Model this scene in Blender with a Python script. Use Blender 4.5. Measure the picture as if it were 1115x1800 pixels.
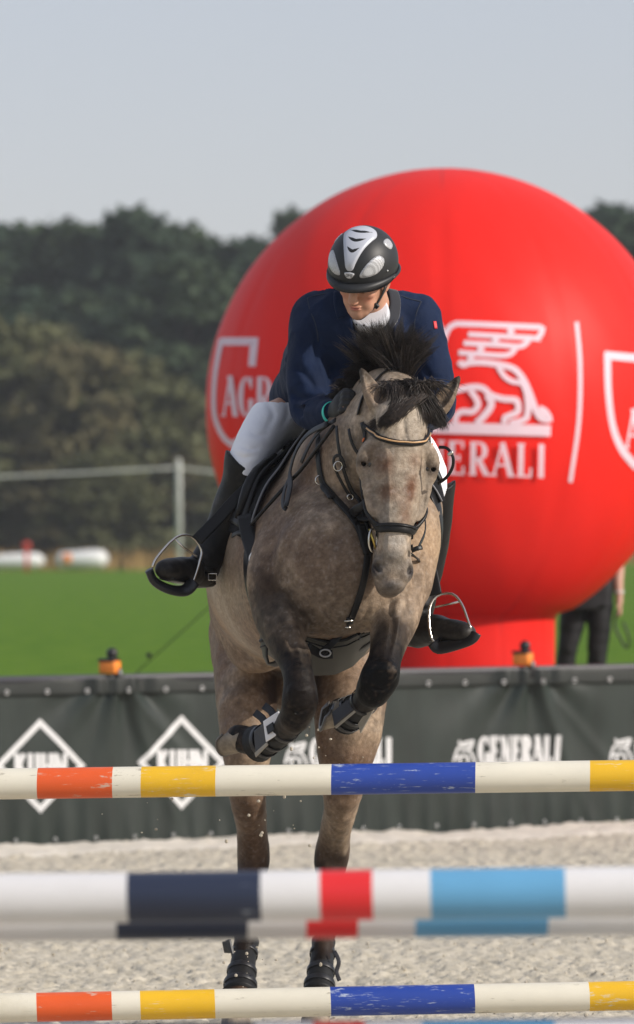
import bpy, math, random
import numpy as np
from mathutils import Vector, Matrix
from mathutils.bvhtree import BVHTree
for o in list(bpy.data.objects): bpy.data.objects.remove(o)
SC = bpy.context.scene
COL = SC.collection
rnd = random.Random(7)
RNG = np.random.default_rng(11)

# ------------------------------------------------------------------ camera
F = 10000.0            # focal length in photograph pixels (200 mm on a 36 mm tall frame)
CAMH = 1.7
cam_d = bpy.data.cameras.new('camera'); cam = bpy.data.objects.new('camera', cam_d); COL.objects.link(cam)
cam_d.sensor_fit = 'VERTICAL'; cam_d.sensor_height = 36.0; cam_d.lens = 200.0
cam_d.clip_start = 0.5; cam_d.clip_end = 5000
cam_d.dof.use_dof = True; cam_d.dof.focus_distance = 18.85; cam_d.dof.aperture_fstop = 4.8
PITCH = math.atan2(985 - 900, F)
ROLL = math.radians(-0.55)
CM = Matrix.Rotation(math.pi / 2 + PITCH, 4, 'X') @ Matrix.Rotation(ROLL, 4, 'Z')
cam.matrix_world = Matrix.Translation((0, 0, CAMH)) @ CM
SC.camera = cam
CR = np.array(CM.to_3x3())
def ray(px, py):
    d = CR @ np.array([(px - 557.5) / F, -(py - 900) / F, -1.0])
    return d / d[1]
def P(px, py, D):
    """the point at depth D (metres in front of the camera) that shows at a place in the photo"""
    return np.array([0, 0, CAMH]) + ray(px, py) * D
def m(px, D): return px * D / F

# ------------------------------------------------------------------ sky and sun
SUN = np.array([0.80, -0.34, 0.49]); SUN = SUN / np.linalg.norm(SUN)
SUN_EL = math.asin(SUN[2]); SUN_AZ = math.atan2(SUN[0], SUN[1])
W = bpy.data.worlds.new('World'); SC.world = W; W.use_nodes = True
nt = W.node_tree; bg = nt.nodes['Background']
sky = nt.nodes.new('ShaderNodeTexSky'); sky.sky_type = 'NISHITA'; sky.sun_disc = False
sky.sun_elevation = SUN_EL; sky.sun_rotation = SUN_AZ
sky.air_density = 1.0; sky.dust_density = 1.0; sky.ozone_density = 1.0
tint = nt.nodes.new('ShaderNodeMix'); tint.data_type = 'RGBA'; tint.blend_type = 'MULTIPLY'; tint.inputs[0].default_value = 1; tint.inputs[7].default_value = (1.0, 0.89, 0.915, 1)
nt.links.new(sky.outputs[0], tint.inputs[6]); veil = nt.nodes.new('ShaderNodeMix'); veil.data_type = 'RGBA'; veil.inputs[0].default_value = 0.6; veil.inputs[7].default_value = (3.72, 3.90, 4.42, 1)   # thin high haze over the blue
nt.links.new(tint.outputs[2], veil.inputs[6]); nt.links.new(veil.outputs[2], bg.inputs[0]); bg.inputs[1].default_value = 0.15
sl = bpy.data.lights.new('sun', 'SUN'); sun = bpy.data.objects.new('sun', sl); COL.objects.link(sun)
sl.energy = 4.2; sl.angle = math.radians(0.7); sl.color = (1, 0.93, 0.83)
sun.rotation_euler = Vector(SUN).to_track_quat('Z', 'Y').to_euler()
SC.view_settings.view_transform = 'Standard'; SC.view_settings.look = 'None'
SC.view_settings.gamma = 1; SC.view_settings.exposure = 0.0
SC.cycles.volume_bounces = 0
SC.cycles.max_bounces = 6

# ------------------------------------------------------------------ helpers
def srgb(r, g, b):
    f = lambda c: (c / 255 / 12.92) if c / 255 <= 0.04045 else ((c / 255 + 0.055) / 1.055) ** 2.4
    return (f(r), f(g), f(b), 1)
def mat(name, col, rough=0.6, var=0.15, scale=8, bump=0.0, bscale=60, metal=0.0, sheen=0.0, spec=0.5, col2=None, detail=6,
        coat=0.0, stretch=(1, 1, 1), coords='Object', bdist=0.01, transl=0.0, attr=None, thr=None):
    M = bpy.data.materials.new(name); M.use_nodes = True; n = M.node_tree; b = n.nodes['Principled BSDF']
    tc = n.nodes.new('ShaderNodeTexCoord'); mp = n.nodes.new('ShaderNodeMapping')
    n.links.new(tc.outputs[coords], mp.inputs[0]); mp.inputs['Scale'].default_value = stretch
    nz = n.nodes.new('ShaderNodeTexNoise'); nz.inputs['Scale'].default_value = scale; nz.inputs['Detail'].default_value = detail
    nz.inputs['Roughness'].default_value = 0.62
    n.links.new(mp.outputs[0], nz.inputs['Vector'])
    cr = n.nodes.new('ShaderNodeValToRGB')
    lo, hi = thr or (0.3, 0.7)
    cr.color_ramp.elements[0].position = lo; cr.color_ramp.elements[1].position = hi
    c = np.array(col[:3])
    if col2 is None:
        cr.color_ramp.elements[0].color = (*np.clip(c * (1 - var), 0, 1), 1); cr.color_ramp.elements[1].color = (*np.clip(c * (1 + var), 0, 1), 1)
    else:
        cr.color_ramp.elements[0].color = (*c, 1); cr.color_ramp.elements[1].color = (*col2[:3], 1)
    n.links.new(nz.outputs[0], cr.inputs[0])
    out = cr.outputs[0]
    if attr:
        at = n.nodes.new('ShaderNodeAttribute'); at.attribute_name = attr
        mx = n.nodes.new('ShaderNodeMix'); mx.data_type = 'RGBA'; mx.blend_type = 'MULTIPLY'; mx.inputs[0].default_value = 1
        n.links.new(at.outputs['Color'], mx.inputs[6]); n.links.new(out, mx.inputs[7]); out = mx.outputs[2]
    n.links.new(out, b.inputs['Base Color'])
    b.inputs['Roughness'].default_value = rough; b.inputs['Metallic'].default_value = metal
    b.inputs['Specular IOR Level'].default_value = spec
    if sheen: b.inputs['Sheen Weight'].default_value = sheen; b.inputs['Sheen Roughness'].default_value = 0.4
    if coat: b.inputs['Coat Weight'].default_value = coat; b.inputs['Coat Roughness'].default_value = 0.15
    if bump:
        n2 = n.nodes.new('ShaderNodeTexNoise'); n2.inputs['Scale'].default_value = bscale; n2.inputs['Detail'].default_value = 5
        n.links.new(mp.outputs[0], n2.inputs['Vector'])
        bp = n.nodes.new('ShaderNodeBump'); bp.inputs['Strength'].default_value = bump; bp.inputs['Distance'].default_value = bdist
        n.links.new(n2.outputs[0], bp.inputs['Height']); n.links.new(bp.outputs[0], b.inputs['Normal'])
    if transl:
        tr = n.nodes.new('ShaderNodeBsdfTranslucent'); ms = n.nodes.new('ShaderNodeMixShader'); ms.inputs[0].default_value = transl
        n.links.new(out, tr.inputs[0]); n.links.new(b.outputs[0], ms.inputs[1]); n.links.new(tr.outputs[0], ms.inputs[2])
        n.links.new(ms.outputs[0], n.nodes['Material Output'].inputs[0])
    return M
def wpos(o):
    v = np.zeros(3)
    while o is not None: v = v + np.array(o.location); o = o.parent
    return v
def mesh(name, verts, faces, m_=None, parent=None, smooth=True, mats=None, midx=None, base=None, colors=None):
    """verts are world coordinates; the object's origin is its parent's (or base)"""
    verts = np.asarray(verts, dtype=float).reshape(-1, 3)
    org = wpos(parent) if parent is not None else (np.array(base, float) if base is not None else np.zeros(3))
    me = bpy.data.meshes.new(name)
    if isinstance(faces, np.ndarray):
        k = faces.shape[1]; nf = len(faces)
        me.vertices.add(len(verts)); me.vertices.foreach_set('co', (verts - org).ravel())
        me.loops.add(nf * k); me.loops.foreach_set('vertex_index', faces.ravel().astype(np.int32))
        me.polygons.add(nf); me.polygons.foreach_set('loop_start', np.arange(nf, dtype=np.int32) * k)
        me.polygons.foreach_set('loop_total', np.full(nf, k, dtype=np.int32))
        me.update(calc_edges=True); me.validate()
    else:
        me.from_pydata((verts - org).tolist(), [], [tuple(int(i) for i in f) for f in faces])
    if smooth: me.polygons.foreach_set('use_smooth', np.ones(len(me.polygons), dtype=bool))
    for x in (mats or ([m_] if m_ else [])): me.materials.append(x)
    if midx is not None: me.polygons.foreach_set('material_index', np.asarray(midx, dtype=np.int32))
    if colors is not None:
        a = me.color_attributes.new('coat', 'FLOAT_COLOR', 'POINT'); c4 = np.ones((len(verts), 4)); c4[:, :3] = colors
        a.data.foreach_set('color', c4.ravel())
    me.update()
    o = bpy.data.objects.new(name, me); COL.objects.link(o)
    if parent is not None: o.parent = parent
    else: o.location = org
    return o
def tag(o, label=None, cat=None, group=None, kind=None):
    if label: o['label'] = label
    if cat: o['category'] = cat
    if group: o['group'] = group
    if kind: o['kind'] = kind
    return o
def thing(name, loc, label, cat, group=None):
    o = bpy.data.objects.new(name, None); COL.objects.link(o); o.location = loc; o.empty_display_size = 0.1
    return tag(o, label, cat, group)
def unit(v): v = np.asarray(v, float); return v / (np.linalg.norm(v) + 1e-12)
def catmull(pts, n=6):
    pts = np.asarray(pts, float)
    if len(pts) < 3:
        return np.array([pts[0] + (pts[-1] - pts[0]) * t for t in np.linspace(0, 1, n + 1)])
    Q = np.vstack([2 * pts[0] - pts[1], pts, 2 * pts[-1] - pts[-2]]); out = []
    for i in range(1, len(Q) - 2):
        for t in np.linspace(0, 1, n, endpoint=False):
            a, b, c, d = Q[i - 1], Q[i], Q[i + 1], Q[i + 2]
            out.append(0.5 * (2 * b + (c - a) * t + (2 * a - 5 * b + 4 * c - d) * t * t + (3 * b - a - 3 * c + d) * t ** 3))
    out.append(Q[-2]); return np.array(out)
class MB:
    """collects shapes for ONE mesh"""
    def __init__(s): s.v = []; s.f = []; s.mi = []
    def add(s, v, f, mi=0):
        o = len(s.v); s.v += [tuple(x) for x in v]; s.f += [tuple(i + o for i in q) for q in f]; s.mi += [mi] * len(f); return s
    def box(s, c, size, R=None, mi=0, bev=0.0):
        c = np.array(c, float); h = np.array(size, float) / 2; v = []; R = np.eye(3) if R is None else np.array(R)
        b = bev
        if b <= 0:
            for x in (-1, 1):
                for y in (-1, 1):
                    for z in (-1, 1): v.append(c + R @ (h * (x, y, z)))
            return s.add(v, [(0, 1, 3, 2), (4, 6, 7, 5), (0, 4, 5, 1), (2, 3, 7, 6), (0, 2, 6, 4), (1, 5, 7, 3)], mi)
        ring = []
        for sx, sy in ((1, 1), (-1, 1), (-1, -1), (1, -1)):
            for k in range(3):
                a = {(1, 1): 0, (-1, 1): 90, (-1, -1): 180, (1, -1): 270}[(sx, sy)] + k * 45
                ring.append((sx * (h[0] - b) + b * math.cos(math.radians(a)), sy * (h[1] - b) + b * math.sin(math.radians(a))))
        prof = [(-h[2], b), (-h[2] + b, 0), (h[2] - b, 0), (h[2], b)]; n = len(ring)
        for z, ins in prof:
            for x, y in ring:
                v.append(c + R @ np.array([x - np.sign(x) * ins, y - np.sign(y) * ins, z]))
        f = []
        for j in range(3):
            for i in range(n): f.append((j * n + i, j * n + (i + 1) % n, (j + 1) * n + (i + 1) % n, (j + 1) * n + i))
        f.append(tuple(range(n - 1, -1, -1))); f.append(tuple(range(3 * n, 4 * n)))
        return s.add(v, f, mi)
    def tube(s, pts, r, n=10, mi=0, cap=True, up=None, ry=None, closed=False):
        pts = np.asarray(pts, float); N = len(pts); r = np.broadcast_to(np.asarray(r, float), (N,)); ry_ = r if ry is None else np.broadcast_to(np.asarray(ry, float), (N,))
        v = []; prev = None
        for i in range(N):
            if closed: t = unit(pts[(i + 1) % N] - pts[i - 1])
            else: t = unit(pts[min(i + 1, N - 1)] - pts[max(i - 1, 0)])
            if up is not None: u = unit(np.cross(t, up if np.ndim(up) == 1 else up[i]))
            elif prev is None: u = unit(np.cross(t, (0.13, 0.31, 0.94) if abs(t[2]) < 0.9 else (0.1, 0.95, 0.2)))
            else: u = unit(prev - t * np.dot(prev, t))
            prev = u; w = np.cross(u, t)
            for k in range(n):
                a = 2 * math.pi * k / n; v.append(pts[i] + u * r[i] * math.cos(a) + w * ry_[i] * math.sin(a))
        f = []
        for i in range(N if closed else N - 1):
            j = (i + 1) % N
            for k in range(n): f.append((i * n + k, i * n + (k + 1) % n, j * n + (k + 1) % n, j * n + k))
        if cap and not closed: f.append(tuple(range(n - 1, -1, -1))); f.append(tuple(range((N - 1) * n, N * n)))
        return s.add(v, f, mi)
    def ribbon(s, pts, nrm, w, t, mi=0, closed=False):
        """flat strap with rounded edges; nrm = outward normal per point"""
        pts = np.asarray(pts, float); N = len(pts); nrm = np.asarray(nrm, float)
        if nrm.ndim == 1: nrm = np.tile(nrm, (N, 1))
        w = np.broadcast_to(np.asarray(w, float), (N,)); t = np.broadcast_to(np.asarray(t, float), (N,))
        v = []; prof = [(-1, 0), (-.86, .75), (-.6, 1), (0, 1.08), (.6, 1), (.86, .75), (1, 0), (.86, -.6), (-.86, -.6)]
        n = len(prof)
        for i in range(N):
            if closed: T = unit(pts[(i + 1) % N] - pts[i - 1])
            else: T = unit(pts[min(i + 1, N - 1)] - pts[max(i - 1, 0)])
            b = unit(np.cross(T, nrm[i])); nn = unit(np.cross(b, T))
            for a, c in prof: v.append(pts[i] + b * a * w[i] / 2 + nn * c * t[i] / 2)
        f = []
        for i in range(N if closed else N - 1):
            j = (i + 1) % N
            for k in range(n): f.append((i * n + k, j * n + k, j * n + (k + 1) % n, i * n + (k + 1) % n))
        if not closed: f.append(tuple(range(n))); f.append(tuple(range(N * n - 1, (N - 1) * n - 1, -1)))
        return s.add(v, f, mi)
    def lathe(s, c, prof, n=24, R=None, mi=0, squash=(1, 1)):
        R = np.eye(3) if R is None else np.array(R); v = []; c = np.array(c, float)
        for r, z in prof:
            for k in range(n):
                a = 2 * math.pi * k / n; v.append(c + R @ np.array([r * math.cos(a) * squash[0], r * math.sin(a) * squash[1], z]))
        f = []
        for j in range(len(prof) - 1):
            for i in range(n): f.append((j * n + i, j * n + (i + 1) % n, (j + 1) * n + (i + 1) % n, (j + 1) * n + i))
        f.append(tuple(range(n - 1, -1, -1))); f.append(tuple(range((len(prof) - 1) * n, len(prof) * n)))
        return s.add(v, f, mi)
    def ball(s, c, r, n=14, mi=0, R=None):
        r = np.broadcast_to(np.asarray(r, float), (3,)); R = np.eye(3) if R is None else np.array(R); c = np.array(c, float)
        v = [c + R @ (r * (0, 0, -1))]; f = []
        mrows = n // 2
        for j in range(1, mrows):
            ph = -math.pi / 2 + math.pi * j / mrows
            for k in range(n):
                a = 2 * math.pi * k / n; v.append(c + R @ (r * (math.cos(ph) * math.cos(a), math.cos(ph) * math.sin(a), math.sin(ph))))
        v.append(c + R @ (r * (0, 0, 1)))
        for k in range(n): f.append((0, 1 + (k + 1) % n, 1 + k))
        for j in range(mrows - 2):
            for k in range(n): f.append((1 + j * n + k, 1 + j * n + (k + 1) % n, 1 + (j + 1) * n + (k + 1) % n, 1 + (j + 1) * n + k))
        o = 1 + (mrows - 2) * n
        for k in range(n): f.append((o + k, o + (k + 1) % n, len(v) - 1))
        return s.add(v, f, mi)
    def build(s, name, m_=None, parent=None, smooth=True, mats=None, base=None):
        return mesh(name, s.v, s.f, m_, parent, smooth, mats, s.mi if mats else None, base)
def Rm(x=0, y=0, z=0):
    return np.array((Matrix.Rotation(math.radians(z), 3, 'Z') @ Matrix.Rotation(math.radians(y), 3, 'Y') @ Matrix.Rotation(math.radians(x), 3, 'X')))

# ------------------------------------------------------------------ signed distance sculpting
class Field:
    def __init__(s, xs, ys, zs):
        s.ax = [np.asarray(a, np.float32) for a in (xs, ys, zs)]
        s.D = np.full([len(a) for a in s.ax], 0.5, np.float32)
    def _sub(s, lo, hi):
        sl = tuple(slice(max(0, np.searchsorted(a, l) - 1), min(len(a), np.searchsorted(a, h) + 1)) for a, l, h in zip(s.ax, lo, hi))
        if any(q.stop - q.start < 1 for q in sl): return None, None
        return sl, [s.ax[i][sl[i]].reshape([-1 if j == i else 1 for j in range(3)]) for i in range(3)]
    def _mix(s, sl, d, k, sub=False):
        a = s.D[sl]
        if sub:
            h = np.clip(0.5 - 0.5 * (a + d) / k, 0, 1); s.D[sl] = a * (1 - h) + (-d) * h + k * h * (1 - h)
        else:
            h = np.clip(0.5 + 0.5 * (a - d) / k, 0, 1); s.D[sl] = a * (1 - h) + d * h - k * h * (1 - h)
    def ell(s, c, r, R=None, k=0.03, sub=False):
        c = np.asarray(c, float); r = np.broadcast_to(np.asarray(r, float), (3,)); R = np.eye(3) if R is None else np.asarray(R)
        ext = np.sqrt(((R * r) ** 2).sum(1)) + k + 0.03
        sl, g = s._sub(c - ext, c + ext)
        if sl is None: return
        q = [g[i] - c[i] for i in range(3)]; k0 = 0; k1 = 0
        for j in range(3):
            u = (q[0] * R[0, j] + q[1] * R[1, j] + q[2] * R[2, j]).astype(np.float32)
            k0 = k0 + (u / r[j]) ** 2; k1 = k1 + (u / r[j] ** 2) ** 2
        k0 = np.sqrt(k0); d = k0 * (k0 - 1) / np.maximum(np.sqrt(k1), 1e-6)
        s._mix(sl, d.astype(np.float32), k, sub)
    def seg(s, a, b, ra, rb, sa, sb, u, k, sub=False):
        """tapered elliptical bar; ra,rb radii along u at a,b; sa,sb radii across u"""
        a = np.asarray(a, float); b = np.asarray(b, float); w = b - a; L = np.linalg.norm(w); w = w / (L + 1e-9)
        u = np.asarray(u, float); u = unit(u - w * np.dot(u, w)); v = np.cross(w, u)
        R = max(ra, rb, sa, sb) + k + 0.03
        sl, g = s._sub(np.minimum(a, b) - R, np.maximum(a, b) + R)
        if sl is None: return
        q = [g[i] - a[i] for i in range(3)]
        dt = lambda e: (q[0] * e[0] + q[1] * e[1] + q[2] * e[2]).astype(np.float32)
        l = dt(w); t = np.clip(l / (L + 1e-9), 0, 1); c = l - t * L; pu = dt(u); pv = dt(v)
        r1 = ra + (rb - ra) * t; r2 = sa + (sb - sa) * t; r3 = np.minimum(r1, r2)
        k0 = np.sqrt((pu / r1) ** 2 + (pv / r2) ** 2 + (c / r3) ** 2)
        k1 = np.sqrt((pu / r1 ** 2) ** 2 + (pv / r2 ** 2) ** 2 + (c / r3 ** 2) ** 2)
        s._mix(sl, (k0 * (k0 - 1) / np.maximum(k1, 1e-6)).astype(np.float32), k, sub)
    def chain(s, pts, u=(1, 0, 0), k=0.04, n=3, kin=0.012, sub=False):
        """pts: rows of x,y,z,r_along_u,r_across"""
        q = catmull(pts, n)
        for i in range(len(q) - 1):
            s.seg(q[i][:3], q[i + 1][:3], q[i][3], q[i + 1][3], q[i][4], q[i + 1][4], u, k if i == 0 or sub else max(kin, k * 0.5), sub)
    def pxchain(s, pts, **kw):
        """pts: px, py, D, half width in px, half depth in px"""
        s.chain([(*P(p[0], p[1], p[2]), m(p[3], p[2]), m(p[4], p[2])) for p in pts], **kw)
    def cut_plane(s, p, n):
        g = [s.ax[i].reshape([-1 if j == i else 1 for j in range(3)]) for i in range(3)]
        d = (g[0] - p[0]) * n[0] + (g[1] - p[1]) * n[1] + (g[2] - p[2]) * n[2]
        s.D = np.maximum(s.D, d.astype(np.float32))
    def mesh(s, smooth=1):
        D = s.D; S = D < 0; nx, ny, nz = D.shape
        cnt = np.zeros((nx - 1, ny - 1, nz - 1), np.uint8)
        for i in (0, 1):
            for j in (0, 1):
                for k in (0, 1): cnt += S[i:nx - 1 + i, j:ny - 1 + j, k:nz - 1 + k]
        I, J, K = np.nonzero((cnt > 0) & (cnt < 8)); idx = np.full(cnt.shape, -1, np.int32); idx[I, J, K] = np.arange(len(I))
        acc = np.zeros((len(I), 3)); num = np.zeros(len(I)); cor = [(0, 0, 0), (1, 0, 0), (0, 1, 0), (1, 1, 0), (0, 0, 1), (1, 0, 1), (0, 1, 1), (1, 1, 1)]
        X, Y, Z = s.ax
        for a in range(8):
            for b in range(a + 1, 8):
                if sum(abs(cor[a][q] - cor[b][q]) for q in range(3)) != 1: continue
                A, B = cor[a], cor[b]
                da = D[I + A[0], J + A[1], K + A[2]]; db = D[I + B[0], J + B[1], K + B[2]]; mk = (da < 0) != (db < 0)
                t = np.where(mk, da / np.where(mk, da - db, 1), 0)
                pa = np.stack([X[I + A[0]], Y[J + A[1]], Z[K + A[2]]], 1).astype(float); pb = np.stack([X[I + B[0]], Y[J + B[1]], Z[K + B[2]]], 1)
                acc += np.where(mk[:, None], pa + (pb - pa) * t[:, None], 0); num += mk
        V = acc / num[:, None]; faces = []
        for ax in range(3):
            o = [(1, 2), (0, 2), (0, 1)][ax]
            sa = [slice(None)] * 3; sb = [slice(None)] * 3; sa[ax] = slice(0, -1); sb[ax] = slice(1, None)
            for q in o: sa[q] = slice(1, -1); sb[q] = slice(1, -1)
            a = S[tuple(sa)]; b = S[tuple(sb)]; E = np.array(np.nonzero(a != b)); sg = a[tuple(E)]
            for q in o: E[q] += 1
            def cell(d1, d2):
                e = E.copy(); e[o[0]] -= d1; e[o[1]] -= d2; return idx[tuple(e)]
            Q = np.stack([cell(1, 1), cell(0, 1), cell(0, 0), cell(1, 0)], 1)
            flip = sg if ax != 1 else ~sg
            Q[~flip] = Q[~flip][:, ::-1]; faces.append(Q)
        Fc = np.vstack(faces); Fc = Fc[(Fc >= 0).all(1)]
        for _ in range(smooth):
            A = np.zeros_like(V); n_ = np.zeros(len(V))
            for q in range(4):
                for w in ((q + 1) % 4,):
                    for d in range(3):
                        A[:, d] += np.bincount(Fc[:, q], V[Fc[:, w], d], len(V)) + np.bincount(Fc[:, w], V[Fc[:, q], d], len(V))
                    n_ += np.bincount(Fc[:, q], minlength=len(V)) + np.bincount(Fc[:, w], minlength=len(V))
            V = V * 0.5 + 0.5 * A / np.maximum(n_, 1)[:, None]
        return V, Fc
def box_field(lo, hi, h):
    return Field(*[np.arange(l, hh, h) for l, hh in zip(lo, hi)])
def bvh_of(V, Fc): return BVHTree.FromPolygons([tuple(v) for v in V.tolist()], [tuple(f) for f in Fc.tolist()])
def hit(bvh, px, py):
    d = Vector(ray(px, py)).normalized(); h = bvh.ray_cast(Vector((0, 0, CAMH)), d)
    if h[0] is None: return None, None
    return np.array(h[0]), np.array(h[1]) * (-1 if h[1].dot(d) > 0 else 1)
def on_surface(bvh, pts, lift=0.004, n=5, sm=3):
    """a path given in the photograph laid onto the surface it runs over"""
    q = catmull([(p[0], p[1]) for p in pts], n); out = []; nr = []
    for x, y in q:
        h, nn = hit(bvh, x, y)
        if h is None:
            if out: h = P(x, y, out[-1][1]); nn = nr[-1]
            else: continue
        out.append(h); nr.append(nn)
    out = np.array(out); nr = np.array(nr)
    for _ in range(sm):
        nr[1:-1] = (nr[:-2] + nr[1:-1] + nr[2:]) / 3
        out[1:-1, :] = (out[:-2] + 2 * out[1:-1] + out[2:]) / 4
    nr = np.array([unit(v) for v in nr]); return out + nr * lift, nr
def loop_on(bvh, c, u, v, a0, a1, n=40, R=0.8, lift=0.004, sm=2, closed=False):
    """points round an axis: shot inwards in the plane u,v onto the surface"""
    c = np.asarray(c, float); pts = []; nr = []
    for a in np.linspace(a0, a1, n, endpoint=not closed):
        d = unit(u) * math.cos(math.radians(a)) + unit(v) * math.sin(math.radians(a))
        h = bvh.ray_cast(Vector(c + d * R), Vector(-d))
        if h[0] is None: continue
        nn = np.array(h[1]); nn = nn if np.dot(nn, d) > 0 else -nn
        pts.append(np.array(h[0])); nr.append(nn)
    pts = np.array(pts); nr = np.array(nr)
    for _ in range(sm):
        if closed:
            pts = (np.roll(pts, 1, 0) + 2 * pts + np.roll(pts, -1, 0)) / 4; nr = (np.roll(nr, 1, 0) + 2 * nr + np.roll(nr, -1, 0)) / 4
        else:
            pts[1:-1] = (pts[:-2] + 2 * pts[1:-1] + pts[2:]) / 4; nr[1:-1] = (nr[:-2] + 2 * nr[1:-1] + nr[2:]) / 4
    nr = np.array([unit(q) for q in nr]); return pts + nr * lift, nr
def vnoise(p, sc, seed=0):
    """smooth value noise on an array of points"""
    p = np.asarray(p) * sc + seed * 17.3; i = np.floor(p).astype(np.int64); f = p - i; f = f * f * (3 - 2 * f); r = 0
    def hsh(a):
        h = (a[:, 0] * 73856093) ^ (a[:, 1] * 19349663) ^ (a[:, 2] * 83492791); h = (h * 2654435761) & 0xffffffff
        h ^= h >> 15; h = (h * 2246822519) & 0xffffffff; h ^= h >> 13; return (h & 0xffffff) / 0xffffff
    for x in (0, 1):
        for y in (0, 1):
            for z in (0, 1):
                w = (f[:, 0] if x else 1 - f[:, 0]) * (f[:, 1] if y else 1 - f[:, 1]) * (f[:, 2] if z else 1 - f[:, 2])
                r = r + w * hsh(i + np.array([x, y, z]))
    return r

# ------------------------------------------------------------------ ground
def ground_h(y):
    y = np.asarray(y, float); t = np.clip((y - 36.9) / 2.0, 0, 1); t = t * t * (3 - 2 * t)
    u = np.clip((y - 38) / 150, 0, 1)
    return -0.03 + 0.60 * t + 1.0 * u
def sheet(name, xs, ys, hf, m_):
    X, Y = np.meshgrid(xs, ys, indexing='ij'); Z = hf(X, Y); n1, n2 = X.shape
    V = np.stack([X.ravel(), Y.ravel(), Z.ravel()], 1); I = np.arange(n1 * n2).reshape(n1, n2)
    Fc = np.stack([I[:-1, :-1].ravel(), I[1:, :-1].ravel(), I[1:, 1:].ravel(), I[:-1, 1:].ravel()], 1)
    return mesh(name, V, Fc, m_)
M_grass = mat('meadow grass', (0.045, 0.125, 0.007), 0.9, col2=(0.145, 0.235, 0.022), scale=3.5, bump=0.6, bscale=14, spec=0.05, bdist=0.05)
ysg = np.concatenate([np.linspace(-60, 36.6, 20), np.arange(36.8, 60, 0.4), np.arange(60, 200, 4), np.linspace(204, 2500, 30)])
o = sheet('grass_field', np.concatenate([np.linspace(-900, -40, 12), np.arange(-38, 39, 2.0), np.linspace(40, 900, 12)]), ysg,
          lambda X, Y: ground_h(Y) + 0.05 * np.sin(X * 0.31) * np.clip((Y - 40) / 20, 0, 1), M_grass); tag(o, kind='structure')

def sand_noise(X, Y):
    p = np.stack([X.ravel(), Y.ravel(), 0 * X.ravel()], 1)
    h = 0.030 * vnoise(p, 2.2, 1) + 0.010 * vnoise(p * [1, .7, 1], 12, 2) + 0.022 * vnoise(p, 34, 3) ** 1.6 + 0.022 * vnoise(p, 60, 4)
    h += 0.020 * np.clip(vnoise(p, 26, 5) - 0.70, 0, 1) * 3 - 0.03 * np.clip(vnoise(p, 3.1, 9) - 0.6, 0, 1) * 2.5
    return h.reshape(X.shape)
def sand_h(X, Y):
    h = sand_noise(X, Y)
    h += 0.022 * np.exp(-((Y - (FY(X) - 0.55)) / 0.22) ** 2) - 0.05 * np.exp(-((Y - FY(X)) / 0.3) ** 2)                  # the low ridge along the banner
    return h - 0.03
SLP = 0.55
def FY(X): return 34.1 + (X + 1.9) * SLP                                   # line of the banner fence
M_sand = mat('arena sand', (0.40, 0.36, 0.28), 0.95, col2=(0.63, 0.575, 0.47), scale=24, bump=0.5, bscale=120, spec=0.1, bdist=0.006, detail=8)
nrm = lambda a, b, h: np.arange(a, b, h)
sx = np.concatenate([np.linspace(-40, -2.6, 40), nrm(-2.5, 2.5, 0.018), np.linspace(2.6, 40, 40)])
sy = np.concatenate([np.linspace(2, 19.6, 50), nrm(19.7, 24, 0.018), nrm(24, 37.0, 0.035)])
o = sheet('sand_arena', sx, sy, sand_h, M_sand); tag(o, kind='structure')
o = sheet('sand_edge', np.arange(-9, 9, .05), np.arange(0, 1.01, .1), lambda X, Y: 0 * X, mat('pale dry sand', (0.60, 0.55, 0.46), .95, col2=(.74, .69, .60), scale=10, bump=.4, bscale=60, spec=.1, bdist=.01)); tag(o, kind='structure')
me = o.data; co = np.zeros(len(me.vertices) * 3); me.vertices.foreach_get('co', co); co = co.reshape(-1, 3)
t_ = co[:, 1].copy(); edge = .10 * vnoise(np.stack([co[:, 0], 0 * t_, 0 * t_], 1), 2.2, 4); co[:, 1] = FY(co[:, 0]) - 1.45 - edge + t_ * (1.05 + edge); co[:, 2] = sand_h(co[:, 0][:, None], co[:, 1][:, None])[:, 0] + .006 + .012 * np.sin(t_ * 3.14) - .03 * (np.abs(t_ - .5) > .45); me.vertices.foreach_set('co', co.ravel()); me.update()
# loose clods and gravel grains of the sand
mb = MB(); r2 = random.Random(3)
for i in range(1500):
    y = 20.2 + 14 * r2.random() ** 1.6; x = r2.uniform(-1.25, 1.25) * y / 20 * 1.0; s_ = r2.choice([0.003, 0.004, 0.005, 0.008])
    R = Rm(r2.uniform(0, 180), r2.uniform(0, 180), r2.uniform(0, 180))
    z = float(sand_h(np.array([[x]]), np.array([[y]]))[0, 0]) + s_ * 0.4
    mb.ball((x, y, z), (s_ * r2.uniform(.8, 1.6), s_ * r2.uniform(.8, 1.3), s_), 6, R=R)
tag(mb.build('sand_clods', mat('sand clods', (0.34, 0.30, 0.23), 0.95, col2=(0.56, 0.51, 0.42), scale=9, spec=0.1), smooth=False), kind='stuff')
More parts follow.
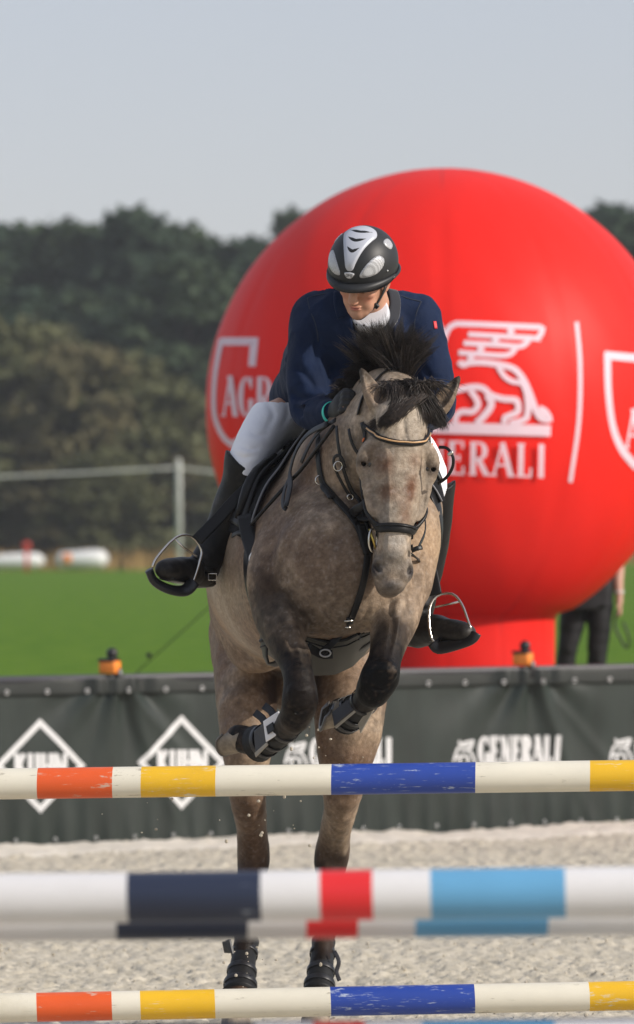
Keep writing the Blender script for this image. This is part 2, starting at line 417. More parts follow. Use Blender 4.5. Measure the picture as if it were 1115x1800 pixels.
# patchy moss along the ridge at the foot of the banner
mb = MB()
for i in range(900):
    x = r2.uniform(-2.6, 2.6); c = vnoise(np.array([[x, 0, 0]]), 1.7, 6)[0]
    if r2.random() > (c - 0.35) * 2.2: continue
    y = float(FY(x)) - r2.uniform(0.55, 1.15); z = float(sand_h(np.array([[x]]), np.array([[y]]))[0, 0])
    a = r2.uniform(0, 6.28); w = r2.uniform(.004, .010); h = r2.uniform(.008, .03)
    mb.add([(x - w * math.cos(a), y - w * math.sin(a), z - .004), (x + w * math.cos(a), y + w * math.sin(a), z - .004), (x + r2.uniform(-.01, .01), y + r2.uniform(-.01, .01), z + h)], [(0, 1, 2)])
tag(mb.build('grass_sprouts', mat('sprouts', (0.10, 0.15, 0.03), 0.8, spec=0.2), smooth=False), kind='stuff')

# ------------------------------------------------------------------ drawn marks
def rib2(pts, w, smooth=True, n=5, ext=0.0, step=5.0):
    """a painted stroke in picture units -> quads (lists of x,y)"""
    pts = np.asarray(pts, float); w = np.broadcast_to(np.asarray(w, float), (len(pts),))
    q = np.column_stack([pts, w])
    if smooth and len(pts) > 2: q = catmull(q, n)
    else:
        o_ = [q[0]]
        for a, b in zip(q[:-1], q[1:]):
            k = max(1, int(np.linalg.norm(b[:2] - a[:2]) / step)); o_ += [a + (b - a) * t / k for t in range(1, k + 1)]
        q = np.array(o_)
    if ext:
        q[0, :2] -= unit(q[1, :2] - q[0, :2]) * ext; q[-1, :2] += unit(q[-1, :2] - q[-2, :2]) * ext
    L = []; Rr = []; N = len(q)
    for i in range(N):
        t0 = unit(q[i, :2] - q[max(i - 1, 0), :2]) if i else unit(q[1, :2] - q[0, :2])
        t1 = unit(q[min(i + 1, N - 1), :2] - q[i, :2]) if i < N - 1 else t0
        t = unit(t0 + t1); c = max(0.45, float(np.dot(t, t1))); nn = np.array([-t[1], t[0]]) * q[i, 2] / 2 / c
        L.append(q[i, :2] + nn); Rr.append(q[i, :2] - nn)
    return L, Rr
class Marks:
    def __init__(s, fn, step=0.0006): s.fn = fn; s.v = []; s.f = []; s.k = 0; s.step = step; s.mi = []
    def stroke(s, pts, w, mi=0, **kw):
        L, Rr = rib2(pts, w, **kw); o = len(s.v); lift = s.k * s.step; s.k += 1
        for a, b in zip(L, Rr):
            mid = (a + b) / 2
            for p in (a, mid, b): s.v.append(s.fn(p[0], p[1], lift))
        for i in range(len(L) - 1):
            for c in (0, 1): s.f.append((o + 3 * i + c, o + 3 * i + c + 1, o + 3 * i + 4 + c, o + 3 * i + 3 + c)); s.mi.append(mi)
    def build(s, name, m_, parent, mats=None): return mesh(name, s.v, s.f, m_, parent, True, mats, s.mi if mats else None)
# serif capitals: strokes in a 0..1 box (v up); widths relative to letter height
def arc(cx, cy, rx, ry, a0, a1, n, wt, wn):
    o_ = []; w = []
    for a in np.linspace(a0, a1, n):
        c, s_ = math.cos(math.radians(a)), math.sin(math.radians(a)); o_.append((cx + rx * c, cy + ry * s_)); w.append(wn + (wt - wn) * abs(c) ** 1.5)
    return o_, w
def serif(x, v, h=0.17): return ([(x - h, v), (x + h, v)], 0.07)
T_, N_ = 0.17, 0.07
GL = {
 'A': [([(0.10, 0.02), (0.47, 0.98)], N_), ([(0.46, 1.0), (0.86, 0.02)], T_), ([(0.24, 0.33), (0.68, 0.33)], N_), serif(0.08, .03, .15), serif(0.88, .03, .17)],
 'G': [arc(0.50, 0.5, 0.36, 0.46, 42, 330, 20, T_, N_), ([(0.80, 0.02), (0.80, 0.42)], T_), serif(0.80, .42, .17), ([(0.80, 0.70), (0.80, 0.98)], N_)],
 'R': [([(0.24, 0.0), (0.24, 1.0)], T_), ([(0.1, .97), (0.5, .97)], N_), arc(0.48, 0.73, 0.28, 0.24, 88, -90, 12, T_, N_), ([(0.24, .49), (0.5, .49)], N_), ([(0.48, 0.48), (0.84, 0.02)], T_), serif(.22, .03, .17), serif(.88, .03, .13)],
 'E': [([(0.26, 0.0), (0.26, 1.0)], T_), ([(0.1, .97), (0.80, .97)], N_), ([(0.1, .03), (0.84, .03)], N_), ([(0.26, .5), (0.62, .5)], N_), ([(.80, .78), (.80, 1.0)], N_), ([(.84, .0), (.84, .25)], N_), ([(.62, .40), (.62, .60)], N_)],
 'N': [([(0.20, 0.02), (0.20, 0.98)], N_), ([(0.18, 0.98), (0.82, 0.02)], T_), ([(0.82, 0.0), (0.82, 0.98)], N_), serif(.2, .03, .15), serif(.16, .97, .12), serif(.82, .97, .15)],
 'L': [([(0.30, 0.0), (0.30, 1.0)], T_), serif(.30, .97, .2), ([(0.1, .03), (0.84, .03)], N_), ([(.84, .0), (.84, .28)], N_)],
 'I': [([(0.5, 0.0), (0.5, 1.0)], T_), serif(.5, .97, .22), serif(.5, .03, .22)],
 'O': [arc(0.5, 0.5, 0.36, 0.46, 0, 360, 26, T_, N_)],
 'K': [([(.2, 0), (.2, 1)], .26), ([(.76, .98), (.30, .45)], .24), ([(.36, .55), (.80, .02)], .26)],
 'U': [([(.2, 1), (.2, .3), (.28, .10), (.5, .06), (.72, .10), (.8, .3), (.8, 1)], .26)],
 'H': [([(.2, 0), (.2, 1)], .26), ([(.8, 0), (.8, 1)], .26), ([(.2, .5), (.8, .5)], .22)],
 'n': [([(.14, 0), (.14, 1)], .24), ([(.16, .95), (.84, .05)], .24), ([(.86, 0), (.86, 1)], .24)],
 'P': [([(.2, 0), (.2, 1)], .2), ([(.2, .9), (.6, .9), (.8, .7), (.6, .48), (.2, .48)], .18)],
 'a': [([(.82, .1), (.3, .1), (.14, .3), (.14, .7), (.3, .92), (.82, .92), (.82, .05)], .18)],
}
def word(mk, text, o0, ex, ey, adv, wscale=1.0, mi=0):
    """o0 baseline start, ex advance vector of one letter, ey up vector (picture units)"""
    o0 = np.array(o0, float); ex = np.array(ex, float); ey = np.array(ey, float); H = np.linalg.norm(ey); x = 0
    for ch, a in zip(text, adv):
        for pts, w in GL.get(ch, []):
            q = [o0 + ex * (x + p[0] * a * 0.94) + ey * p[1] for p in pts]
            mk.stroke(q, np.asarray(w) * H * wscale, mi=mi, smooth=len(pts) > 6, n=2, step=6)
        x += a

# ------------------------------------------------------------------ balloon
BD = 37.0; BC = P(782, 716, BD); BR = m(420, BD)
M_red = mat('red nylon', (0.80, 0.019, 0.013), 0.5, var=0.05, scale=0.7, bump=0.12, bscale=2.2, spec=0.18, bdist=0.05, transl=0.05)
M_mark = mat('balloon print', (0.80, 0.62, 0.70), 0.6, var=0.04, transl=0.1)
bal = thing('advertising_balloon', (BC[0], BC[1], 0.5), 'huge round red inflatable balloon with white lion and letters behind the rider', 'balloon')
prof = []
neck_r = m(190, BD); zc = BC[2]; znk = P(782, 1092, BD)[2]
for a in np.linspace(89.6, -58, 60):
    prof.append((BR * math.cos(math.radians(a)), zc + BR * math.sin(math.radians(a))))
last = prof[-1]; na = math.degrees(math.asin((znk + 0.05 - zc) / BR))
prof = [p for p in prof if p[1] > znk + 0.07]
r0 = prof[-1][0]
for t, r in ((0.045, 1.035), (0.02, 1.008), (-0.01, 1.0), (-0.2, .997), (-0.5, .985), (-0.75, .985)):
    prof.append((neck_r * r, znk + t))
prof.append((neck_r * 1.0, 0.42))
v = []; NS = 192; f = []
for r, z in prof:
    for k in range(NS):
        a = 2 * math.pi * k / NS; g = abs(((k / NS * 12 + 0.05) % 1.0) - 0.5) * 2   # 12 gores: a slight crease on each seam
        rr = r * (1 - 0.010 * max(0, (g - 0.93) / 0.07) + 0.0012 * math.sin(k * .9 + z * 9))
        v.append((BC[0] + rr * math.cos(a), BC[1] + rr * math.sin(a), z))
for j in range(len(prof) - 1):
    for i in range(NS): f.append((j * NS + i, (j + 1) * NS + i, (j + 1) * NS + (i + 1) % NS, j * NS + (i + 1) % NS))
f.append(tuple(range(NS)))
mesh('envelope', v, f, M_red, bal)
M_seamr = mat('balloon seam', (0.50, 0.012, 0.009), .55)
for g_ in range(12):
    a = 2 * math.pi * ((g_ + .95) / 12); mb = MB(); pts = [(BC[0] + (r * .991 + .001) * math.cos(a), BC[1] + (r * .991 + .001) * math.sin(a), z) for r, z in prof]
    mb.ribbon(pts, [(math.cos(a), math.sin(a), .0)] * len(pts), .010, .002); mb.build('seam', M_seamr, bal)
def on_ball(x, y, lift=0.0):
    o_ = np.array([0, 0, CAMH]); d = unit(ray(x, y)); oc = o_ - BC; b = np.dot(oc, d); R_ = BR + 0.004 + lift
    disc = b * b - (np.dot(oc, oc) - R_ * R_)
    if disc <= 1e-4:
        q = o_ - d * b; return BC + unit(q - BC) * R_
    return o_ + d * (-b - math.sqrt(disc))
crop = lambda L: [(770 + x * 0.1973, 550 + y * 0.1973) for x, y in L]
k_ = 0.1973
lion = Marks(on_ball)
for L, w in [([(35, 360), (55, 240), (90, 150), (150, 102), (260, 98), (930, 128)], 50), ([(-150, 60), (-60, 62), (0, 90), (35, 170), (40, 260)], 46),
             ([(935, 120), (920, 185), (880, 222), (810, 222), (270, 190)], 48), ([(815, 225), (780, 275), (720, 298), (560, 285), (230, 268)], 48),
             ([(700, 300), (660, 355), (600, 378), (480, 375), (185, 352)], 48), ([(640, 140), (660, 190)], 60), ([(520, 215), (510, 270)], 60), ([(390, 300), (375, 350)], 60), ([(300, 370), (290, 430)], 60),
             ([(190, 430), (225, 462), (280, 445), (400, 440), (560, 462), (680, 500), (760, 590), (820, 720), (870, 860), (895, 900)], 56),
             ([(540, 480), (590, 560), (660, 608), (745, 622)], 46), ([(745, 600), (790, 700), (805, 820), (800, 900), (770, 950), (640, 985)], 56),
             ([(900, 850), (955, 880), (990, 945), (920, 935), (880, 880)], 60), ([(920, 890), (940, 920)], 60),
             ([(-420, 800), (-300, 760), (-150, 740), (20, 715), (160, 690), (300, 660), (400, 670), (470, 730), (580, 765), (690, 775), (715, 815), (712, 880), (640, 915), (600, 935), (595, 985)], 56),
             ([(290, 690), (345, 770), (358, 825), (310, 880), (220, 878), (165, 915), (155, 990)], 54), ([(440, 730), (475, 790), (465, 850), (400, 930), (345, 985)], 62),
             ([(-420, 800), (-440, 500), (-330, 300), (-150, 60)], 54), ([(-300, 760), (-280, 850), (-340, 980)], 54), ([(-430, 800), (-400, 990)], 54)]:
    lion.stroke(crop(L), w * k_, n=4)
lion.stroke(crop([(-480, 1010), (1005, 1050)]), 100 * k_, smooth=False, step=8)
lion.build('lion_emblem', M_mark, bal)
wd = Marks(on_ball); word(wd, 'GENERALI', (665, 829), (1, 0.038), (1.0, -59), [42, 36, 42, 37, 42, 42, 34, 24], 0.95)
# lean each letter a little, as the printed word curves with the ball
wd.build('lettering', M_mark, bal)
def ball_mark(name, parts):
    q = Marks(on_ball)
    for pts, w, sm in parts: q.stroke(pts, w, smooth=sm)
    q.build(name, M_mark, bal)
ball_mark('shield_outline', [([(443, 644), (447, 600), (388, 600)], [13, 14, 14], False), ([(389, 596), (378, 660), (376, 720), (384, 752), (397, 773), (412, 783)], [9, 8, 8, 9, 10, 12], True), ([(404, 783), (425, 772), (447, 750)], 13, True)])
ball_mark('divider_line', [([(1014, 566), (1020, 640), (1018, 740), (1003, 848)], 7, True)])
ball_mark('shield_outline', [([(1145, 632), (1063, 624)], 14, False), ([(1068, 620), (1070, 690), (1078, 750), (1094, 790), (1120, 822)], [12, 11, 11, 13, 14], True)])
ag = Marks(on_ball); word(ag, 'AGRO', (391, 732), (1, 0.03), (1, -72), [28, 29, 34, 36], 0.75); ag.build('shield_lettering', M_mark, bal)
ag = Marks(on_ball); word(ag, 'AG', (1099, 788), (1, 0.03), (0, -70), [34, 32], 0.8); ag.build('shield_lettering', M_mark, bal)
M_rope = mat('guy rope', (0.05, 0.06, 0.05), 0.9)
mb = MB(); a = P(236, 1186, 37.6); b = P(520, 930, 37.4)
mb.tube([a, b], 0.0035, 6); mb.ball(P(262, 1152, 37.58), 0.02, 8); mb.build('guy_rope', M_rope, bal)
mb = MB(); mb.tube([P(1330, 1190, 37.6), P(1120, 930, 37.4)], 0.0035, 6); mb.build('guy_rope', M_rope, bal)

# ------------------------------------------------------------------ banner fence round the arena
def fen(x, y, lift=0.0):
    """banner point behind a place in the picture, with its folds"""
    r = ray(x, y); D = (34.1 + 1.9 * SLP) / (1 - SLP * r[0]); p = np.array([0, 0, CAMH]) + r * D; return fold(p, lift)
POSTX = [P(203, 1200, 34.5)[0], P(929, 1190, 35.8)[0]]
POSTX = [POSTX[0] - (POSTX[1] - POSTX[0])] + POSTX + [2 * POSTX[1] - POSTX[0]]
FN = unit([SLP, -1, 0]); FT = unit([1, SLP, 0])
def fold_d(X, Z):
    X = np.asarray(X, float); Z = np.asarray(Z, float); top = 0.98; d = np.zeros_like(X)
    for px_ in POSTX:
        u = X - px_; w = np.clip((top - Z) / 0.9, 0, 1)
        fall = np.exp(-(u / (0.30 + 0.15 * w)) ** 2) * np.exp(-w * 2.2)
        ang = np.arctan2(u, 0.10 + (top - Z)); d += 0.030 * fall * np.sin(ang * 11 + px_ * 3) + 0.025 * fall
        d += 0.020 * np.exp(-((u - 0.40 * (top - Z) - .02) / 0.035) ** 2) * np.exp(-w * 1.6) + 0.016 * np.exp(-((u - 0.85 * (top - Z) - .03) / 0.05) ** 2) * np.exp(-w * 2)
        d += 0.014 * np.exp(-((u + 0.55 * (top - Z)) / 0.05) ** 2) * np.exp(-w * 2)
    p = np.stack([X.ravel() * 1.0, Z.ravel() * 0.45, 0 * X.ravel()], 1)
    d += 0.035 * (vnoise(p, 3.2, 8).reshape(X.shape) - .5) + 0.010 * (vnoise(p, 9, 12).reshape(X.shape) - .5)
    d += 0.006 * np.sin(X * 48) * np.clip(1 - (Z - 0.0) / 0.35, 0, 1)
    return d
def fold(p, lift):
    d = float(fold_d(np.array([p[0]]), np.array([p[2]]))[0]); return p + FN * (d + 0.004 + lift)
fence = thing('banner_fence', (0, 35.14, 0), 'low dark green banner fence with grey top rail and white logos round the sand', 'fence')
M_ban = mat('dark green tarpaulin', (0.023, 0.031, 0.027), 0.45, var=0.25, scale=5, spec=0.35, bump=0.10, bscale=40, bdist=0.01, stretch=(1, 1, 0.3))
M_hem = mat('tarpaulin hem', (0.012, 0.016, 0.014), 0.5)
M_rail = mat('grey rail', (0.055, 0.055, 0.065), 0.45, var=0.12, spec=0.5)
M_silver = mat('zinc', (0.45, 0.45, 0.45), 0.35, metal=0.8, var=0.1)
M_wprint = mat('white banner print', (0.66, 0.66, 0.66), 0.55, var=0.06)
M_gprint = mat('grey banner print', (0.40, 0.41, 0.40), 0.55, var=0.06)
xs = np.arange(-3.6, 4.4, 0.012); zs = np.arange(-0.035, 0.935, 0.014)
X, Z = np.meshgrid(xs, zs, indexing='ij'); Yb = FY(X); d = fold_d(X, Z)
Z2 = Z + (0.012 * np.abs(np.sin(X * math.pi / 0.45)) - 0.01) * (Z < -0.01)
V = np.stack([(X + FN[0] * d).ravel(), (Yb + FN[1] * d).ravel(), Z2.ravel()], 1); I = np.arange(X.size).reshape(X.shape)
Fc = np.stack([I[:-1, :-1].ravel(), I[1:, :-1].ravel(), I[1:, 1:].ravel(), I[:-1, 1:].ravel()], 1)
mesh('banner', V, Fc, M_ban, fence)
def fl(x, z, out=0.0): return np.array([x, FY(x), z]) + FN * out
mb = MB()
pts = [fl(x, 0.93, 0.012 + float(fold_d(np.array([x]), np.array([0.93]))[0])) for x in np.arange(-3.6, 4.4, .03)]
mb.ribbon([p + np.array([0, 0, .022]) for p in pts], FN, 0.10, 0.006); mb.build('top_hem', M_hem, fence)
mb = MB(); mb.ribbon([fl(x, -0.028, 0.012 + float(fold_d(np.array([x]), np.array([0.0]))[0])) for x in np.arange(-3.6, 4.4, .03)], FN, 0.05, 0.006); mb.build('bottom_hem', M_hem, fence)
mb = MB(); mb.tube([fl(x, 1.0, 0.0) for x in (-3.7, -1, 0, 1, 2, 4.5)], 0.024, 12); mb.build('top_rail', M_rail, fence)
for i in range(34):
    x = -3.5 + i * 0.232
    mb = MB(); c = fl(x, 0.925, 0.02 + float(fold_d(np.array([x]), np.array([0.925]))[0])); R = np.column_stack([FT, np.array([0, 0, 1]), FN])
    ring = [c + R @ np.array([0.012 * math.cos(a), 0.012 * math.sin(a), 0]) for a in np.linspace(0, 6.283, 12, endpoint=False)]
    mb.tube(ring, 0.0045, 6, closed=True); mb.build('eyelet', M_silver, fence)
    mb = MB(); c = fl(x + .05, 0.035, 0.008 + float(fold_d(np.array([x + .05]), np.array([0.06]))[0]))
    ring = [c + R @ np.array([0.010 * math.cos(a), 0.010 * math.sin(a), 0]) for a in np.linspace(0, 6.283, 12, endpoint=False)]
    mb.tube(ring, 0.004, 6, closed=True); mb.build('eyelet', M_silver, fence)
M_blk = mat('black plastic', (0.012, 0.012, 0.014), 0.4, spec=0.5)
M_org = mat('orange plastic', (0.80, 0.24, 0.03), 0.5, var=0.08)
for pxx in POSTX:
    mb = MB(); mb.tube([fl(pxx, -0.1, -0.05), fl(pxx, 1.0, -0.05)], 0.02, 10); po = mb.build('post', M_rail, fence)
    R = np.column_stack([FT, -FN, np.array([0, 0, 1])])
    mb = MB(); mb.box(fl(pxx - 0.030, 1.065, 0.0), (0.105, 0.09, 0.075), Rm(z=-24), bev=0.004); mb.build('lamp_housing', M_org, fence)
    mb = MB(); mb.box(fl(pxx - 0.035, 1.11, 0.0), (0.105, 0.10, 0.02), Rm(z=-24), bev=0.004); mb.ball(fl(pxx - 0.017, 1.148, 0.0), 0.036, 16); mb.tube([fl(pxx - .017, 1.11, 0), fl(pxx - .017, 1.13, 0)], 0.026, 12); mb.build('lamp_cap', M_blk, fence)
    mb = MB(); mb.box(fl(pxx + 0.012, 1.0, 0.035), (0.032, 0.02, 0.11), R, bev=0.004); mb.tube([fl(pxx + .012, 1.0, .03), fl(pxx + .012, 1.0, -.03)], 0.03, 12); mb.build('clamp', M_blk, fence)
for ccx, ccy in ((70, 1346), (320, 1340), (-182, 1352)):
    mk = Marks(fen)
    P4 = [(ccx, ccy - 76), (ccx + 72, ccy), (ccx, ccy + 76), (ccx - 72, ccy)]
    mk.stroke([P4[3], P4[0], P4[1]], 10, smooth=False, ext=4); mk.stroke([P4[1], P4[2], P4[3]], 10, smooth=False, ext=4)
    word(mk, 'KUHn', (ccx - 45, ccy + 22), (1, 0.0), (0, -44), [23, 22, 23, 23], 0.78)
    mk.build('diamond_logo', M_wprint, fence)
for gx in (500, 796, 1073, 1350):
    mk = Marks(fen); y0 = 1298 - (gx - 796) * 0.012
    for L in ([(0, 42), (6, 20), (18, 8), (36, 4)], [(36, 4), (30, 12), (14, 12)], [(34, 12), (26, 20), (12, 20)], [(26, 20), (34, 30), (38, 44)], [(4, 34), (16, 30), (26, 34), (24, 44)], [(12, 34), (10, 46)], [(0, 50), (40, 50)], [(8, 4), (14, 14)]):
        mk.stroke([(gx + x, y0 + y) for x, y in L], 4.5, n=2)
    word(mk, 'GENERALI', (gx + 44, y0 + 48), (1, -0.012), (0, -52), [20, 16, 20, 17, 20, 20, 16, 13], 1.0)
    mk.build('lion_logo', M_wprint, fence)
# ------------------------------------------------------------------ far objects at the edge of the grass
def gz(D): return float(ground_h(D))
M_wht = mat('white paint', (0.75, 0.75, 0.74), 0.5, var=0.05)
M_wood = mat('weathered white wood', (0.52, 0.52, 0.50), 0.7, var=0.15)
M_tape = mat('white fence tape', (0.50, 0.50, 0.48), 0.7)
fp = P(315, 980, 120)
tf = thing('paddock_fence', (fp[0], 120, gz(120)), 'white paddock fence with single tape between tall posts before the forest', 'fence')
top = P(314, 806, 120)
for dx in (-4.6, 0.0, 4.9):
    mb = MB(); x = fp[0] + dx; mb.tube([(x, 120, gz(120) - .1), (top[0] + dx, 120, top[2] - .1), (top[0] + dx, 120, top[2])], [0.07, 0.06, 0.04], 10); mb.build('post', M_wood, tf)
A = [P(-60, 842, 120), P(0, 838, 120), P(150, 831, 120), P(314, 822, 120)]; B = [P(314, 822, 120), P(385, 830, 120), P(560, 838, 120), P(720, 828, 120)]
mb = MB(); mb.ribbon(catmull([fp * [1, 1, 0] + [-4.6, 0, top[2] - .25]] + A, 5), (0, -1, 0), 0.05, 0.01); mb.ribbon(catmull(B, 5), (0, -1, 0), 0.05, 0.01); mb.build('tape', M_tape, tf)
for (x0, x1, yt, yb, lab) in ((-30, 78, 972, 998, 'long white wrapped bale lying at far left edge of the grass'), (100, 190, 966, 998, 'white rounded bale with an orange patch beyond the grass')):
    a = P(x0, (yt + yb) / 2 + 3, 175); b = P(x1, (yt + yb) / 2, 175); r = m((yb - yt) / 2 + 2, 175)
    L = b - a; mb = MB(); mb.tube([a, a + L * .03, a + L * .1, b - L * .25, b - L * .08, b], [r * .3, r * .62, r * .8, r * .95, r * .8, r * .3], 20)
    w = tag(mb.build('wrapped_bale', M_wht, base=(a + b) / 2 - [0, 0, r]), lab, 'bale', 'white bales beyond the grass')
mb = MB(); q = P(47, 975, 172); mb.box(q - [0, 0, .2], (0.10, 0.10, 0.9)); mb.box(q + [0, 0, .25], (0.22, 0.1, 0.26), bev=.03); tag(mb.build('marker', mat('red plastic', (.6, .05, .03), .5), base=q - [0, 0, .5]), 'small red marker standing above the far left bale', 'marker')
mb = MB(); q = P(118, 985, 172); mb.box(q + [0, 0, .05], (0.26, 0.2, 0.3), bev=.05); tag(mb.build('orange_crate', M_org, base=q - [0, 0, .2]), 'small orange crate in front of the far white bale', 'crate')
# straw-coloured strip of dry grass at the wood's edge
mb = MB()
for i in range(3500):
    x = r2.uniform(-16, 16); y = r2.uniform(178, 184); z = gz(y); h = r2.uniform(.2, .75) ; a = r2.uniform(0, 3.14); w = r2.uniform(.03, .08)
    mb.add([(x - w * math.cos(a), y - w * math.sin(a), z - .05), (x + w * math.cos(a), y + w * math.sin(a), z - .05), (x + r2.uniform(-.15, .15), y, z + h)], [(0, 1, 2)])
tag(mb.build('dry_grass', mat('dry grass', (.34, .22, .08), .9, var=.3), smooth=False), kind='stuff')

# ------------------------------------------------------------------ trees
M_bark = mat('bark', (0.09, 0.065, 0.045), 0.9, var=0.3)
def leafmat(n, c, c2): 
    M = mat(n, c, 0.7, col2=c2, scale=0.8, spec=0.2, transl=0.15); return M
M_pine = leafmat('pine needles', (0.034, 0.056, 0.028), (0.060, 0.090, 0.043))
M_pine2 = leafmat('dark pine needles', (0.024, 0.046, 0.027), (0.046, 0.074, 0.041))
M_bush = leafmat('willow leaves', (0.082, 0.090, 0.040), (0.135, 0.138, 0.062))
M_bush2 = leafmat('autumn leaves', (0.092, 0.086, 0.042), (0.150, 0.130, 0.062))
def crown_mesh(rd, H, base, R, nclump, per, size, shape, csize):
    V = []; Fq = []
    C = []
    for i in range(nclump):
        t = rd.random() ** 0.8; z = base + (H - base) * t; a = rd.uniform(0, 6.283)
        rr = R * shape(t) * math.sqrt(rd.random()) ** 0.8; C.append((rr * math.cos(a), rr * math.sin(a), z, csize * rd.uniform(.6, 1.3)))
    C = np.array(C); n = nclump * per; cc = np.repeat(C, per, 0)
    g = np.random.default_rng(rd.randint(0, 1 << 30)); d = g.normal(size=(n, 3)); d /= np.linalg.norm(d, axis=1)[:, None]
    p = cc[:, :3] + d * (cc[:, 3] * g.random(n) ** .4)[:, None] * [1, 1, .62]
    u = g.normal(size=(n, 3)); u /= np.linalg.norm(u, axis=1)[:, None]; w = np.cross(u, d + .4 * g.normal(size=(n, 3))); w /= np.linalg.norm(w, axis=1)[:, None] + 1e-9
    s_ = size * g.uniform(.5, 1.3, n)[:, None]
    V = np.stack([p - u * s_, p - w * s_ * .55, p + u * s_, p + w * s_ * .55], 1).reshape(-1, 3)
    return V, np.arange(n * 4).reshape(n, 4), C
def make_tree(name, H, base, R, nclump, per, size, shape, csize, leaf, seed, label, cat, group):
    rd = random.Random(seed); t = thing(name, (0, 0, 0), label, cat, group)
    V, Fq, C = crown_mesh(rd, H, base, R, nclump, per, size, shape, csize); mesh('crown', V, Fq, leaf, t, smooth=False)
    mb = MB(); b = 0.028 * H
    trunk = [(0, 0, -.3), (rd.uniform(-.2, .2), rd.uniform(-.2, .2), H * .3), (rd.uniform(-.4, .4), rd.uniform(-.4, .4), H * .65), (0, 0, H * .95)]
    mb.tube(catmull(trunk, 4), np.linspace(b, b * .15, 13), 8)
    for i in range(0, len(C), max(1, len(C) // 14)):
        c = C[i]; z0 = max(H * .12, c[2] - rd.uniform(.1, .25) * H); mb.tube([(0, 0, z0), (c[0] * .5, c[1] * .5, (z0 + c[2]) / 2 + .1), tuple(c[:3])], [b * .35, b * .22, b * .06], 5)
    mb.build('trunk', M_bark, t); return t
def copy_tree(o, loc, rz, sc, label):
    c = o.copy(); COL.objects.link(c); c.location = loc; c.rotation_euler = (0, 0, rz); c.scale = (sc[0], sc[0], sc[1]); c['label'] = label
    for ch in o.children:
        k = ch.copy(); COL.objects.link(k); k.parent = c
    return c
pine_shape = lambda t: (0.45 + 0.75 * t) if t < .45 else max(.12, 1.05 * (1 - ((t - .45) / .62) ** 1.6))
bush_shape = lambda t: math.sqrt(max(0.05, 1 - (t - .35) ** 2 / .46))
pines = [make_tree('pine_tree', 15, 3.0, 3.2, 150, 75, .30, pine_shape, 1.0, (M_pine, M_pine2)[i % 2], 40 + i, 'x', 'tree', 'dark pines of the wood behind the meadow') for i in range(4)]
bushes = [make_tree('willow_bush', 7, 0.2, 2.6, 110, 70, .20, bush_shape, .8, (M_bush, M_bush2)[i % 2], 60 + i, 'x', 'bush', 'olive bushes in front of the pines') for i in range(3)]
def top_y(px):   # skyline of the wood in the picture
    return float(np.interp(px, [-400, -100, 0, 60, 120, 180, 240, 300, 350, 430, 480, 515, 560, 700, 900, 1000, 1070, 1115, 1300, 1500], [400, 385, 398, 380, 392, 398, 368, 392, 402, 420, 405, 372, 412, 420, 415, 395, 362, 400, 390, 400])) + 16
vert = {0: 'left edge of the picture'}
first = set()
def put(protos, i, x, D, H, label, wid=1.0, hp=15.0):
    p = protos[i % len(protos)]; loc = (x, D, gz(D)); s_ = H / hp; sw = s_ * wid; rz = rnd.uniform(0, 6.28)
    if id(p) not in first:
        first.add(id(p)); p.location = loc; p.rotation_euler = (0, 0, rz); p.scale = (sw, sw, s_); p['label'] = label; return p
    return copy_tree(p, loc, rz, (sw, s_), label)
seen_px = lambda px: px < 420 or px > 1040 or 440 < px < 600
k = 0
front_row = [-330, -210, -95, 8, 118, 243, 345, 432, 515, 600, 720, 850, 965, 1072, 1180, 1300]
names_f = ['tall dark pine far outside left', 'tall dark pine just outside left', 'dark pine cut by the left edge of the picture', 'broad dark pine at the left edge of the skyline', 'dark round-topped pine second in the skyline from left',
           'tallest peaked pine in the middle of the left skyline', 'dark pine right of the tallest peak', 'lower dark pine just left of the red balloon', 'slim pine tip showing above the left shoulder of the balloon',
           'dark pine hidden behind left of the balloon', 'dark pine hidden behind the balloon crown', 'dark pine hidden behind the middle of the balloon', 'dark pine hidden behind right of the balloon', 'dark pine peeking out right of the balloon top', 'dark pine past the right edge of the picture', 'dark pine far outside right']
for px_, nm in zip(front_row, names_f):
    D = 232 + rnd.uniform(-6, 6); H = P(px_, top_y(px_), D)[2] - gz(D)
    put(pines, k, P(px_, 900, D)[0], D, H * 1.0, nm, 0.62 if px_ == 515 else rnd.uniform(.95, 1.15)); k += 1
back = [('left', -270), ('left', -150), ('left', -40), ('left', 62), ('left', 180), ('left', 295), ('left', 390), ('left', 475), ('balloon', 660), ('balloon', 785), ('balloon', 910), ('right', 1020), ('right', 1125), ('right', 1240)]
words_b = ['shorter pine in back row beyond the left edge', 'back row pine between the two leftmost front pines', 'back row pine filling the gap at left edge', 'back row pine behind the broad left pine', 'back row pine left of the tallest peak',
           'back row pine right of the tallest peak', 'back row pine above the tall olive bush', 'back row pine touching the balloon outline', 'back row pine behind the helmet side of balloon', 'back row pine behind the lion emblem', 'back row pine behind the balloon right half',
           'back row pine at the right skyline', 'back row pine at the right edge', 'back row pine past the right edge']
for (_, px_), nm in zip(back, words_b):
    D = 252 + rnd.uniform(-6, 8); H = P(px_, top_y(px_) + 18, D)[2] - gz(D)
    put(pines, k + 1, P(px_, 900, D)[0], D, H, nm, rnd.uniform(1.0, 1.2)); k += 1
mid = [(-300, 700), (-190, 690), (-70, 650), (35, 690), (140, 700), (235, 720), (330, 640), (410, 660), (500, 690), (640, 690), (780, 690), (920, 700), (1060, 690), (1200, 690)]
